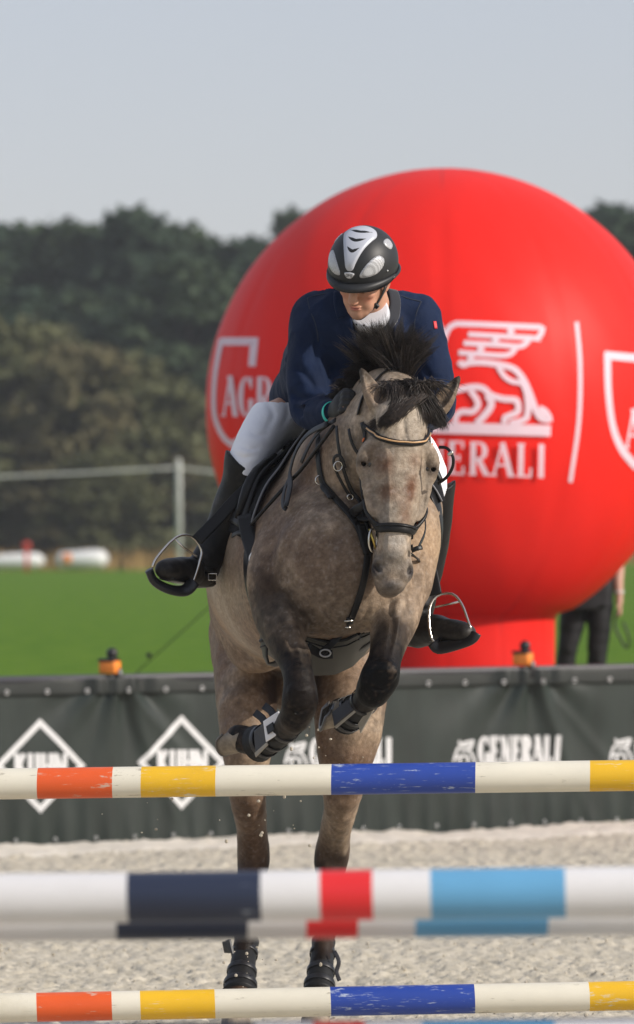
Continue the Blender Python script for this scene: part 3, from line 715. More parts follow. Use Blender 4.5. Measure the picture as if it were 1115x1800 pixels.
words_m = ['second row young pine far left outside', 'second row young pine outside left edge', 'low young pine at left edge before tall ones', 'low young pine behind the left olive bush', 'low young pine in the dark belt of the wood', 'low young pine left of the tape post', 'low young pine above the white post',
           'low young pine beside the balloon', 'low young pine behind the left of balloon', 'low young pine behind the rider', 'low young pine behind horse head', 'low young pine behind lettering', 'low young pine behind right shield', 'low young pine past right edge']
for (px_, ty), nm in zip(mid, words_m):
    D = 214 + rnd.uniform(-4, 4); H = P(px_, ty - 170, D)[2] - gz(D); put(pines, k + 2, P(px_, 900, D)[0], D, H, nm, 1.5); k += 1
bt = [(-220, 560), (-110, 570), (-12, 566), (70, 592), (150, 618), (222, 640), (290, 690), (352, 722), (420, 740), (520, 760), (640, 770), (760, 770), (880, 780), (1000, 780), (1110, 770), (1230, 760)]
words_u = ['olive bush outside the left edge', 'olive bush next to the left edge', 'tallest olive bush at the left edge', 'olive bush right of the tallest one', 'yellowish bush above the second bale', 'broad olive bush left of the white post', 'olive bush directly left of the tape post',
           'low olive bush directly right of the tape post', 'low bush behind the boot', 'bush hidden behind the horse', 'bush hidden behind the rider', 'bush hidden behind horse head', 'bush hidden behind lower balloon', 'bush hidden behind balloon neck', 'bush at the right edge behind the balloon', 'bush past the right edge']
k = 0
for (px_, ty), nm in zip(bt, words_u):
    D = 192 + rnd.uniform(-4, 6); H = P(px_, ty, D)[2] - gz(D); put(bushes, k, P(px_, 900, D)[0], D, H, nm, 1.0 * (7 / H) ** .35 if H > 7 else 1.3, 7.0); k += 1
lowb = [(-160, 800), (-60, 810), (20, 790), (100, 820), (180, 800), (255, 830), (335, 810), (400, 840), (1090, 830), (1180, 820), (690, 850), (850, 850), (970, 850)]
words_l = ['low shrub outside left', 'low shrub at left picture edge', 'low brown shrub above the first bale', 'low shrub above the second bale', 'low shrub under the broad olive bush', 'low shrub just left of white post', 'low shrub just right of white post', 'low shrub behind the stirrup', 'low shrub behind the standing person', 'low shrub past right edge',
           'low shrub hidden behind horse', 'low shrub hidden behind balloon', 'low shrub hidden behind balloon right']
for (px_, ty), nm in zip(lowb, words_l):
    D = 186 + rnd.uniform(-1.5, 2); H = P(px_, ty, D)[2] - gz(D); put(bushes, k, P(px_, 900, D)[0], D, H, nm, 1.5, 7.0); k += 1

# ------------------------------------------------------------------ jump poles
def stripes(name, D, yL, yR, rad, bounds, mats, seq, x0=-1.95, x1=2.05, label='', seed=1, wr=0.002):
    """bounds: picture x where the colour changes; seq: material index of each stretch (one more than bounds)"""
    def pt(px): return P(px, yL + (yR - yL) * px / 1115.0, D)
    bx = [pt(b)[0] for b in bounds]; allx = sorted(set([x0, x1] + bx)); xs_ = []
    for a, b in zip(allx[:-1], allx[1:]):
        k = max(1, int((b - a) / 0.03)); xs_ += [a + (b - a) * i / k for i in range(k)]
    xs_.append(x1); pL = pt(0); pR = pt(1115); sl_ = (pR - pL) / (pR[0] - pL[0]); n = 40; v = []; f = []; mi = []
    for x in xs_:
        c = pL + sl_ * (x - pL[0])
        for k in range(n):
            a = 2 * math.pi * k / n; rr = rad * (1 + 0.004 * math.sin(a * 2 + x * 3 + seed))
            v.append(c + rr * np.array([0, math.cos(a), math.sin(a)]) + np.array([wr * math.sin(a * 1 + seed), 0, 0]) * (1 if x in bx else 0))
    for i in range(len(xs_) - 1):
        mid_ = (xs_[i] + xs_[i + 1]) / 2; q = seq[sum(1 for b in bx if b < mid_)]
        for k in range(n): f.append((i * n + k, i * n + (k + 1) % n, (i + 1) * n + (k + 1) % n, (i + 1) * n + k)); mi.append(q)
    f.append(tuple(range(n - 1, -1, -1))); mi.append(seq[0]); f.append(tuple(range((len(xs_) - 1) * n, len(xs_) * n))); mi.append(seq[-1])
    o = mesh(name, v, f, None, None, True, mats, mi, base=pL + sl_ * (seed * .23 - .6 - pL[0]) - [0, 0, rad]); o['label'] = label; o['category'] = 'jump pole'
    return o, (lambda x: pL + sl_ * (x - pL[0]))
def paint(name, c, worn, amt=0.62, rough=0.42, seed=0):
    """gloss paint, chipped and streaked along the pole"""
    M = mat(name, c, rough, var=0.07, scale=5, bump=0.12, bscale=40, bdist=0.002, stretch=(0.6, 1, 1)); n = M.node_tree; b = n.nodes['Principled BSDF']
    src = b.inputs['Base Color'].links[0].from_socket; tc = [q for q in n.nodes if q.type == 'TEX_COORD'][0]
    out = src
    for i, (sc, st, lo, col) in enumerate(((16, (0.45, 1, 2.2), amt, worn), (60, (0.16, 1, 3), amt + 0.02, worn), (2.4, (1, 1, 1), .60, (c[0] * .72 + .03, c[1] * .70 + .025, c[2] * .62 + .02)))):
        mp = n.nodes.new('ShaderNodeMapping'); mp.inputs['Scale'].default_value = st; mp.inputs['Location'].default_value = (seed * 3.1 + i, seed, 0); n.links.new(tc.outputs['Object'], mp.inputs[0])
        nz = n.nodes.new('ShaderNodeTexNoise'); nz.inputs['Scale'].default_value = sc; nz.inputs['Detail'].default_value = 7; nz.inputs['Roughness'].default_value = .7; n.links.new(mp.outputs[0], nz.inputs['Vector'])
        cr = n.nodes.new('ShaderNodeValToRGB'); cr.color_ramp.elements[0].position = lo; cr.color_ramp.elements[1].position = lo + (.05 if i < 2 else .25); n.links.new(nz.outputs[0], cr.inputs[0])
        mx = n.nodes.new('ShaderNodeMix'); mx.data_type = 'RGBA'; n.links.new(cr.outputs[0], mx.inputs[0]); n.links.new(out, mx.inputs[6]); mx.inputs[7].default_value = (*col, 1); out = mx.outputs[2]
    n.links.new(out, b.inputs['Base Color']); return M
PW = paint('cream pole paint', (0.74, 0.70, 0.58), (0.36, 0.32, 0.25), .62); PO = paint('orange pole paint', (0.74, 0.105, 0.018), (0.62, 0.40, 0.30), .60, seed=1)
PY = paint('yellow pole paint', (0.78, 0.46, 0.015), (0.70, 0.62, 0.42), .60, seed=2); PB = paint('blue pole paint', (0.020, 0.058, 0.33), (0.36, 0.42, 0.56), .59, seed=3)
PNW = paint('white pole paint', (0.70, 0.69, 0.69), (0.45, 0.42, 0.38), .70, seed=4); PN = paint('navy pole paint', (0.018, 0.026, 0.055), (0.22, 0.25, 0.30), .66, seed=5)
PR = paint('red pole paint', (0.70, 0.022, 0.025), (0.65, 0.30, 0.30), .68, seed=6); PL = paint('light blue pole paint', (0.12, 0.34, 0.56), (0.45, 0.45, 0.40), .70, seed=7)
mA = [PW, PO, PY, PB]; mB_ = [PNW, PN, PR, PL]
rep = 13.0
bA = [-389, -258, -209, -78, 67, 199, 249, 380, 583, 836, 1037, 1168, 1218, 1350, 1554]; sA = [0, 1, 0, 2, 0, 1, 0, 2, 0, 3, 0, 2, 0, 1, 0, 3]
o1, c1 = stripes('jump_pole', 18.55, 1378, 1363, m(27.2, 18.55), bA, mA, sA, label='upper sharp striped pole with orange, yellow and blue bands, crossing the banner logos')
o2, c2 = stripes('jump_pole', 18.60, 1772, 1750, m(25.8, 18.6), [b - 2 for b in bA], mA, sA, label='lowest sharp striped pole with orange, yellow and blue bands, near the bottom of the picture', seed=4)
bB = [-330, -238, -150, 226, 460, 564, 656, 758, 994, 1240, 1330, 1560]; sB = [0, 2, 0, 0, 1, 0, 2, 0, 3, 0, 2, 0, 1]
bB = [-560, -320, -215, -123, 226, 460, 564, 656, 758, 994, 1340, 1430, 1530]; sB = [0, 3, 0, 2, 0, 1, 0, 2, 0, 3, 0, 2, 0, 1]
o3, c3 = stripes('jump_pole', 11.1, 1580, 1568, m(44.5, 11.1), bB, mB_, sB, x0=-1.7, x1=1.7, label='nearest blurred white pole with navy, red and light blue bands', seed=2)
o4, c4 = stripes('jump_pole', 11.35, 1612, 1601, m(43, 11.35), [b * .985 - 18 for b in bB], mB_, sB, x0=-1.7, x1=1.7, label='blurred white pole with navy, red and blue bands, just below and behind the nearest pole', seed=5)
o5, c5 = stripes('jump_pole', 11.25, 1845, 1833, m(44, 11.25), [b * .985 - 6 for b in bB], mB_, sB, x0=-1.7, x1=1.7, label='blurred pole at the very bottom edge of which only the top shows', seed=6)
for o in (o1, o2): o['group'] = 'poles of the far jump'
for o in (o3, o4, o5): o['group'] = 'poles of the near jump'
# stands that carry the poles, outside the picture on both sides
M_std = mat('white stand paint', (0.75, 0.75, 0.72), .5, var=.06)
def stand(x, D, cs, label, dr):
    t = thing('jump_stand', (x, D, 0), label, 'jump stand', 'stands carrying the jump poles'); top = max(c(x)[2] for c in cs) + .35
    mb = MB(); mb.box((x, D, top / 2 + .04), (.09, .07, top - .08), bev=.006); mb.box((x + dr * .55, D, top / 2 - .1), (.07, .06, top - .4), bev=.006)
    for k in range(5): mb.box((x + dr * .275, D, .25 + k * (top - .55) / 4.6), (.46, .025, .07))
    mb.build('upright', M_std, t); mb = MB(); mb.box((x, D, .03), (.08, .6, .06), bev=.006); mb.box((x + dr * .55, D, .03), (.08, .6, .06), bev=.006); mb.box((x + dr * .275, D, .10), (.47, .05, .06)); mb.build('foot', M_std, t)
    for c in cs:
        p = c(x - dr * .08); mb = MB(); r_ = .05
        pts = [(p[0], p[1] + r_ * 1.05 * math.sin(a), p[2] - .003 - r_ * 1.05 * math.cos(a)) for a in np.linspace(-1.2, 1.2, 9)]
        mb.ribbon(pts, [(0, math.sin(a), -math.cos(a)) for a in np.linspace(-1.2, 1.2, 9)], .05, .005); mb.box((x - dr * .048, p[1], p[2] - .055), (.02, .05, .05)); mb.build('pole_cup', M_silver, t)
stand(-2.0, 18.58, [c1, c2], 'white stand holding the left ends of the far poles', -1); stand(2.1, 18.58, [c1, c2], 'white stand holding the right ends of the far poles', 1)
stand(-1.75, 11.22, [c3, c5], 'white stand holding the left ends of the near poles', -1); stand(1.75, 11.22, [c3, c5], 'white stand holding the right ends of the near poles', 1)
stand(-1.75, 11.55, [c4], 'white rear stand holding the left end of the near second pole', -1) if False else None

# ------------------------------------------------------------------ horse
XS = np.arange(-0.42, 0.50, 0.005)
YS = np.concatenate([np.arange(18.30, 19.0, 0.0045), np.arange(19.0, 21.25, 0.009)])
ZS = np.concatenate([np.arange(0.02, 1.1, 0.008), np.arange(1.1, 2.42, 0.005)])
FH = Field(XS, YS, ZS)
# trunk: rump, flank, barrel, girth, chest
FH.pxchain([(522, 1100, 20.85, 118, 110), (524, 1072, 20.55, 148, 122), (528, 1035, 20.2, 160, 138), (535, 1005, 19.8, 170, 166), (556, 1000, 19.45, 150, 180), (580, 988, 19.2, 130, 160), (598, 985, 19.02, 112, 120)], k=.05)
# breast and shoulders
FH.ell(P(560, 1040, 18.98), (m(70, 19), .10, m(75, 19)), k=.06); FH.ell(P(650, 1010, 18.98), (m(72, 19), .11, m(95, 19)), k=.06)
FH.pxchain([(575, 840, 19.5, 56, 66), (530, 912, 19.30, 54, 62), (496, 985, 19.10, 52, 58), (490, 1040, 19.04, 48, 58)], k=.05)
FH.pxchain([(700, 830, 19.4, 50, 70), (725, 900, 19.28, 48, 66), (722, 980, 19.12, 44, 60), (700, 1050, 19.02, 46, 56)], k=.06)
# neck
FH.pxchain([(588, 900, 19.42, 105, 150), (612, 840, 19.2, 88, 125), (640, 785, 19.03, 66, 95), (672, 738, 18.90, 50, 72), (698, 712, 18.84, 44, 52)], k=.05)
FH.pxchain([(575, 800, 19.5, 40, 40), (615, 740, 19.25, 30, 36), (655, 690, 19.03, 27, 30), (688, 672, 18.9, 24, 26)], k=.06)
# hind legs: thigh, gaskin, hock, cannon, pastern
def hind(s, L):
    FH.pxchain(L, k=.04)
hind(0, [(440, 1120, 20.68, 72, 100), (436, 1200, 20.5, 55, 88), (434, 1290, 20.34, 45, 66), (434, 1390, 20.38, 31, 44), (442, 1450, 20.5, 25, 33), (446, 1510, 20.58, 26, 32), (438, 1560, 20.52, 18, 24), (430, 1640, 20.36, 17, 20), (424, 1720, 20.22, 19, 22), (420, 1752, 20.16, 23, 25), (416, 1790, 20.08, 20, 22)])
hind(1, [(608, 1120, 20.68, 78, 100), (616, 1200, 20.5, 64, 88), (612, 1290, 20.34, 56, 66), (604, 1390, 20.38, 33, 44), (592, 1450, 20.5, 25, 33), (583, 1510, 20.58, 27, 32), (577, 1560, 20.52, 18, 24), (571, 1640, 20.36, 17, 20), (564, 1720, 20.22, 19, 22), (560, 1752, 20.16, 23, 25), (556, 1790, 20.08, 20, 22)])
FH.pxchain([(450, 1465, 20.62, 18, 14), (462, 1500, 20.72, 10, 14), (452, 1560, 20.62, 9, 11)], k=.03); FH.pxchain([(588, 1455, 20.62, 18, 14), (578, 1500, 20.74, 10, 14), (574, 1560, 20.62, 9, 11)], k=.03)
# belly and stifle folds
FH.pxchain([(432, 1130, 20.25, 36, 50), (470, 1150, 20.1, 26, 30)], k=.06)
FH.pxchain([(522, 1150, 20.62, 70, 60), (524, 1200, 20.60, 56, 50), (526, 1240, 20.66, 30, 26)], k=.04)
# left-hand front leg (folded)
FH.pxchain([(486, 1010, 19.12, 46, 60), (487, 1070, 19.02, 43, 50), (504, 1120, 18.92, 35, 39), (520, 1165, 18.85, 26, 28), (526, 1196, 18.80, 24, 25), (528, 1232, 18.78, 29, 25), (521, 1262, 18.82, 23, 22)], k=.035)
FH.pxchain([(516, 1262, 18.84, 26, 24), (500, 1282, 18.92, 19, 20), (476, 1296, 19.01, 18, 19), (456, 1302, 19.08, 23, 23), (438, 1302, 19.13, 21, 21), (420, 1297, 19.16, 22, 22)], k=.03, u=(0, 0, 1))
FH.ell(P(530, 1218, 18.75), (m(24, 18.8), .024, m(20, 18.8)), Rm(z=10), k=.012); FH.ell(P(545, 1232, 18.77), (m(10, 18.8), .02, m(14, 18.8)), k=.012); FH.ell(P(512, 1236, 18.78), (m(9, 18.8), .02, m(13, 18.8)), k=.012); FH.pxchain([(498, 1060, 18.92, 10, 12), (512, 1110, 18.86, 9, 10), (526, 1160, 18.82, 7, 8)], k=.02); FH.pxchain([(540, 1130, 18.93, 5, 8), (545, 1180, 18.87, 4, 6), (547, 1205, 18.83, 3, 5)], k=.02, sub=True)
# right-hand front leg (folded)
FH.pxchain([(700, 1010, 19.1, 46, 58), (697, 1068, 19.0, 42, 48), (686, 1120, 18.9, 32, 35), (677, 1158, 18.83, 26, 27), (668, 1190, 18.78, 31, 28), (656, 1216, 18.80, 26, 24)], k=.035)
FH.pxchain([(654, 1216, 18.82, 27, 25), (640, 1234, 18.90, 19, 20), (624, 1246, 18.98, 18, 19), (610, 1252, 19.03, 23, 23), (598, 1250, 19.05, 21, 22)], k=.03, u=(0, 0, 1))
FH.ell(P(676, 1180, 18.74), (m(24, 18.8), .024, m(20, 18.8)), Rm(z=-10), k=.012); FH.ell(P(690, 1194, 18.78), (m(9, 18.8), .02, m(15, 18.8)), k=.012); FH.ell(P(650, 1200, 18.78), (m(11, 18.8), .02, m(14, 18.8)), k=.012); FH.pxchain([(704, 1060, 18.90, 10, 12), (690, 1110, 18.85, 9, 10), (680, 1150, 18.80, 7, 8)], k=.02)
# muscle lines on the breast
FH.pxchain([(548, 1085, 18.86, 6, 8), (558, 1110, 18.87, 8, 9), (562, 1135, 18.93, 9, 9)], k=.05, sub=True)
FH.ell(P(535, 985, 18.93), (.085, .06, .12), k=.05); FH.ell(P(648, 985, 18.93), (.08, .06, .12), k=.05); FH.ell(P(560, 1050, 18.93), (.05, .05, .07), k=.04)
TV, TF = FH.mesh(1)   # trunk and legs alone, for the straps that pass behind the head
# head, modelled upright (x across, -y the face, z up from muzzle) then turned
HO = P(706, 700, 18.80); HR = Rm(z=9) @ Rm(y=5.0) @ Rm(x=-9)
def H(x, y, z): return HO + HR @ np.array([x * 1.10, y, z * .985])
hu = HR @ np.array([1.0, 0, 0])
def hch(pts, **kw): FH.chain([(*H(p[0], p[1], p[2]), p[3], p[4]) for p in pts], u=hu, **kw)
hch([(0, .055, .03, .062, .062), (0, .045, -.05, .084, .085), (0, .045, -.14, .098, .098), (0, .05, -.23, .103, .105), (0, .045, -.32, .092, .098), (0, .035, -.41, .074, .078), (0, .03, -.49, .062, .064), (0, .035, -.56, .056, .058), (0, .044, -.608, .050, .054)], k=.03)
hch([(0, .12, -.12, .078, .08), (0, .14, -.22, .085, .10), (0, .13, -.31, .078, .085), (0, .09, -.42, .055, .055), (0, .075, -.54, .045, .045), (0, .072, -.625, .040, .038)], k=.04)   # jaw
hch([(0, -.035, -.02, .05, .028), (0, -.04, -.12, .068, .028), (0, -.038, -.22, .062, .028), (0, -.034, -.34, .042, .026), (0, -.030, -.46, .036, .022), (0, -.024, -.54, .034, .02)], k=.03)  # flat of the face
for s in (-1, 1):
    hch([(s * .085, -.010, -.165, .020, .022), (s * .104, .0, -.205, .020, .022), (s * .106, .02, -.25, .018, .02)], k=.025)          # brow
    FH.ell(H(s * .106, .007, -.233), (.0125, .021, .0115), HR, k=.006, sub=True); hch([(s * .096, -.012, -.222, .005, .005), (s * .104, .004, -.214, .006, .006), (s * .105, .026, -.220, .005, .005)], k=.008)                                                        # socket
    hch([(s * .098, .015, -.275, .012, .014), (s * .083, .0, -.36, .010, .012), (s * .070, -.002, -.41, .008, .01)], k=.03)          # facial crest
    FH.ell(H(s * .038, .008, -.585), (.028, .032, .040), HR, k=.02)                                                                  # nostril rim
    FH.ell(H(s * .050, -.030, -.582), (.0115, .034, .022), HR @ Rm(y=s * 26), k=.007, sub=True)
    FH.ell(H(s * .062, .03, -.46), (.02, .03, .05), HR, k=.03, sub=True)
    FH.ell(H(s * .045, -.035, -.08), (.035, .02, .045), HR, k=.03)                                                                    # forehead bulges
FH.ell(H(0, .02, -.64), (.043, .040, .022), HR, k=.02); FH.ell(H(0, .065, -.648), (.030, .03, .018), HR, k=.015)                      # lips and chin
hch([(0, -.074, -.06, .004, .005), (0, -.079, -.12, .004, .005), (0, -.074, -.16, .003, .004)], k=.014, sub=True)
hch([(-.04, .0, -.662, .006, .004), (0, -.022, -.652, .006, .004), (.04, .0, -.662, .006, .004)], k=.006, sub=True)
# ears
def ear(base, tip, open_dir, w=.034):
    base = np.array(base); tip = np.array(tip); L = tip - base; ax = unit(L); u = unit(np.cross(ax, open_dir)); 
    q = [base - L * .10, base + L * .15, base + L * .42, base + L * .75, tip]
    r1 = [.024, w, w * .92, w * .48, .004]; r2 = [.024, .026, .022, .014, .004]
    FH.chain([(*p, a, b) for p, a, b in zip(q, r1, r2)], u=u, k=.022, kin=.008)
    od = unit(np.array(open_dir) - ax * np.dot(ax, open_dir))
    q = [base + L * .14 + od * .022, base + L * .42 + od * .021, base + L * .78 + od * .012]
    FH.chain([(*p, a, b) for p, a, b in zip(q, [w * .6, w * .66, w * .26], [.018, .017, .008])], u=u, k=.006, sub=True)
ear(P(668, 716, 18.78), P(635, 648, 18.80), unit([.55, -.8, 0.1])); ear(P(768, 722, 18.78), P(808, 662, 18.80), unit([-.35, -.92, 0.1]), .031)
HV, HF = FH.mesh(2); del FH
_q = HV * [1, 1, .55]; HV = HV + np.stack([vnoise(_q, 13, 31) - .5, vnoise(_q, 13, 32) - .5, (vnoise(_q, 13, 33) - .5) * .5], 1) * .011 * np.clip((HV[:, 1] - 18.86) / .08, .12, 1)[:, None]
def proj(V):
    q = (V - np.array([0, 0, CAMH])) @ CR; return 557.5 + q[:, 0] / -q[:, 2] * F, 900 - q[:, 1] / -q[:, 2] * F
def crease(V, path, w, depth, ymax=19.4, ymin=0):
    """sink (or, negative, raise) the surface along a line: muscle edges, skin folds, veins"""
    x, y = proj(V); q = catmull([(a[0], a[1]) for a in path], 8); d = np.full(len(V), 1e3); tt = np.zeros(len(V))
    near = np.nonzero((x > q[:, 0].min() - 3 * w) & (x < q[:, 0].max() + 3 * w) & (y > q[:, 1].min() - 3 * w) & (y < q[:, 1].max() + 3 * w) & (V[:, 1] < ymax) & (V[:, 1] > ymin))[0]
    for i in range(len(q) - 1):
        a, b = q[i], q[i + 1]; L = b - a; t = np.clip(((x[near] - a[0]) * L[0] + (y[near] - a[1]) * L[1]) / (L @ L + 1e-9), 0, 1)
        dd = np.hypot(x[near] - a[0] - t * L[0], y[near] - a[1] - t * L[1]); u = (i + t) / (len(q) - 1); m_ = dd < d[near]; d[near[m_]] = dd[m_]; tt[near[m_]] = u[m_]
    amp = np.exp(-(d / w) ** 2) * np.sin(np.clip(tt, .04, .96) * math.pi) ** .5 * depth; V[:, 1] += amp; return V
for pth, w_, dp in (([(618, 890), (580, 970), (562, 1050)], 13, .013), ([(604, 930), (602, 1000), (598, 1075)], 9, .010), ([(446, 930), (441, 1010), (452, 1090), (476, 1140)], 9, .018), ([(738, 950), (728, 1020), (716, 1080)], 9, .014),
                    ([(546, 1070), (556, 1092), (574, 1112)], 5, .008), ([(560, 1062), (574, 1084), (594, 1102)], 4, .006), ([(536, 1082), (546, 1104), (560, 1122)], 4, .006), ([(650, 1062), (640, 1090), (622, 1108)], 5, .008), ([(664, 1070), (652, 1098), (640, 1112)], 4, .006),
                    ([(504, 1090), (512, 1125), (524, 1165)], 6, .005), ([(528, 1080), (534, 1130), (536, 1180)], 5, .005), ([(684, 1050), (690, 1100), (682, 1150)], 6, .008), ([(520, 940), (500, 990), (510, 1030)], 12, .010), ([(660, 960), (672, 1010), (664, 1050)], 12, .010), ([(560, 900), (520, 960)], 10, -.008),
                    ([(590, 960), (585, 1010), (592, 1050)], 4, -.004), ([(488, 1075), (494, 1110), (512, 1150)], 3.5, -.004), ([(706, 1070), (700, 1110), (690, 1150)], 3.5, -.004), ([(470, 950), (490, 965), (505, 1000)], 3.5, -.003), ([(514, 1208), (526, 1214), (542, 1210)], 5, -.005), ([(516, 1246), (530, 1250), (545, 1244)], 4, .006), ([(652, 1182), (668, 1174), (688, 1180)], 5, -.005), ([(650, 1206), (668, 1212), (688, 1206)], 4, .006)):
    HV = crease(HV, pth, w_, dp)
for pth, w_, dp in (([(681, 800), (684, 870), (682, 935), (678, 985)], 5, -.005), ([(737, 800), (734, 870), (728, 935), (716, 985)], 5, -.005), ([(668, 842), (671, 880), (668, 912)], 4, .006), ([(750, 842), (746, 880), (742, 912)], 4, .006), ([(708, 735), (714, 765), (722, 782)], 3.5, .004), ([(700, 868), (709, 874), (718, 871)], 3, .004),
                    ([(663, 998), (670, 990), (676, 1000)], 3, .004), ([(666, 1036), (690, 1041), (712, 1037)], 2.8, .005), ([(660, 875), (664, 905), (674, 930)], 2.8, -.003), ([(690, 765), (684, 785), (690, 800)], 3.5, .003), ([(655, 806), (664, 801), (674, 806)], 3, -.004), ([(655, 842), (665, 845), (674, 840)], 3, .003)):
    HV = crease(HV, pth, w_, dp, 18.80)
# coat colour: patches of the coat and some painted light and shade, given where they lie on the animal
def coat(V):
    n1 = vnoise(V, 6, 1); n2 = vnoise(V, 15, 2); n3 = vnoise(V, 42, 3); n4 = vnoise(V, 90, 7)
    grey = np.array([.262, .205, .152]); warm = np.array([.180, .110, .072]); dark = np.array([.0085, .0055, .0042]); pale = np.array([.46, .375, .285]); red = np.array([.13, .05, .022])
    c = grey * (0.38 + .80 * n2[:, None] + .55 * n3[:, None] + .25 * n4[:, None])
    def blob(c, px, py, D, r, col, a, ry=None, rz=None, nz=.45):
        q = P(px, py, D); rr = np.array([r, ry or r, rz or r]); d = np.sqrt((((V - q) / rr) ** 2).sum(1)) + nz * (n2 - .5) * 2 * .5 + nz * (n3 - .5) * .5
        w = np.clip(1.25 - d, 0, 1); w = w * w * (3 - 2 * w) * a; return c * (1 - w[:, None]) + np.array(col) * w[:, None]
    # trunk brown-grey roan, darker over breast and shoulders
    body = V[:, 1] > 18.93
    w = np.clip((V[:, 1] - 18.9) / .12, 0, 1) * np.clip((n1 - .15) * 1.8, 0, 1) * .8; c = c * (1 - w[:, None]) + warm * w[:, None]
    for a in ((595, 990, 18.85, .24, (.105, .064, .042), .65), (560, 1080, 18.9, .10, (.10, .07, .052), .5), (520, 960, 19.0, .16, (.13, .080, .055), .7), (585, 970, 18.9, .14, (.17, .12, .088), .6), (480, 1040, 19.0, .12, (.085, .052, .036), .8), (590, 1070, 18.9, .13, (.15, .115, .085), .6), (620, 900, 19.0, .12, (.14, .095, .068), .6), (700, 1110, 18.9, .09, (.06, .042, .032), .8), (500, 880, 19.2, .13, (.16, .11, .08), .5), (650, 760, 18.95, .06, (.075, .05, .036), .7)):
        c = blob(c, *a)
    for a in ((400, 1010, 19.6, .30, pale * 1.0, .9), (410, 1080, 19.8, .14, (.42, .29, .18), .75), (560, 820, 19.25, .12, pale, .6), (655, 1060, 18.9, .10, (.27, .20, .14), .5), (745, 960, 19.1, .14, (.42, .30, .195), .9), (640, 700, 19.0, .08, pale, .6), (470, 940, 19.3, .05, pale, .3)):  # pale coat; flank, lower barrel and right side also carry painted light
        c = blob(c, *a)
    # legs darken down to the knee and hock, blackish below
    def legdark(c, px, py, D, r, a=1.0):
        d = np.linalg.norm(V - P(px, py, D), axis=1) / r + .25 * (n2 - .5) + .15 * (n3 - .5); w = np.clip((1.35 - d) * 1.3, 0, 1) * a * (.82 + .3 * n4); return c * (1 - w[:, None]) + dark * w[:, None]
    for a in ((484, 1050, 18.98, .12, .5), (484, 1095, 18.94, .11, .7), (500, 1140, 18.9, .11, .75), (520, 1190, 18.8, .14, 1), (528, 1235, 18.78, .13, 1), (500, 1285, 18.95, .14, 1), (450, 1300, 19.1, .15, 1), (688, 1105, 18.86, .05, .7), (680, 1150, 18.82, .085, .95), (664, 1200, 18.77, .15, 1.1), (640, 1235, 18.9, .10, 1), (605, 1250, 19.05, .10, 1)):
        c = legdark(c, *a)
    hz = V[:, 2]; hind_ = (V[:, 1] > 19.95) & (hz < 1.3)
    w = np.clip((.74 + .10 * (n2 - .5) - hz) / .14, 0, 1) * hind_; c = c * (1 - w[:, None]) + dark * w[:, None]
    w = np.clip((1.22 - hz) / .4, 0, 1) * hind_ * .85 * np.clip(n1 * 1.6 - .2, 0, 1); c = c * (1 - w[:, None]) + np.array([.11, .070, .048]) * w[:, None]
    for a in ((490, 1215, 20.35, .12, (.050, .034, .027), .95), (530, 1190, 20.4, .14, (.040, .028, .022), .95), (560, 1230, 20.4, .10, (.05, .034, .027), .9), (615, 1500, 20.5, .03, pale, .7)): c = blob(c, *a)  # shade between the thighs painted into the coat, then a pale spot
    # face: pale, chestnut patches between the eyes and along the nose, dark muzzle and eye rims
    def fb(c, x, y, z, r, col, a, rz=None, nz=.5):
        q = H(x, y, z); L = (V - q) @ HR; d = np.sqrt((L[:, 0] / r) ** 2 + (L[:, 1] / .09) ** 2 + (L[:, 2] / (rz or r)) ** 2) + nz * (n3 - .5) + nz * .6 * (n2 - .5)
        w = np.clip(1.3 - d, 0, 1) * a; return c * (1 - w[:, None]) + np.array(col) * w[:, None]
    for a in ((0, -.05, -.25, .13, (.33, .275, .215), .75, .3), (0, -.05, -.06, .10, (.48, .41, .33), .9), (0, -.05, -.5, .04, (.47, .42, .365), .9, .05), (-.03, -.05, -.40, .03, (.30, .265, .225), .5, .05), (0, -.03, -.56, .06, (.20, .18, .155), .6, .05), (-.07, -.02, -.33, .035, (.20, .16, .125), .7, .08)): c = fb(c, *a)
    for a in ((-.045, -.05, -.24, .035, red, .85, .05), (.04, -.05, -.22, .03, red, .6), (.035, -.05, -.31, .026, red, .9, .06), (-.035, -.04, -.33, .03, red, .7, .04), (.02, -.05, -.40, .025, red, .6, .05), (-.075, -.02, -.19, .03, (.13, .09, .07), .7), (0, -.05, -.345, .03, (.30, .2, .15), .4)): c = fb(c, *a)
    for s in (-1, 1):
        c = fb(c, s * .106, .005, -.235, .028, (.09, .07, .06), .9, .026, .2); c = fb(c, s * .045, -.01, -.60, .03, (.10, .09, .082), .85, .045, .3); c = fb(c, s * .057, -.02, -.588, .016, (.03, .025, .025), 1, .028, .1)
    c = fb(c, 0, 0, -.645, .06, (.085, .076, .07), .85, .035, .3)
    for bx, tx, D in ((P(668, 716, 18.78), P(635, 648, 18.80), 0), (P(768, 722, 18.78), P(808, 662, 18.80), 0)):
        L = tx - bx; t = ((V - bx) @ L) / (L @ L); dd = np.linalg.norm(V - bx - np.clip(t, 0, 1.2)[:, None] * L, axis=1); w = np.clip((t - .45) / .4, 0, 1) * (dd < .045); c = c * (1 - w[:, None] * .85) + dark * .5 * w[:, None] * .85
        w = (dd < .05) * (t > 0.02) * (t < .6) * .45; c = c * (1 - w[:, None]) + np.array([.13, .08, .05]) * w[:, None]
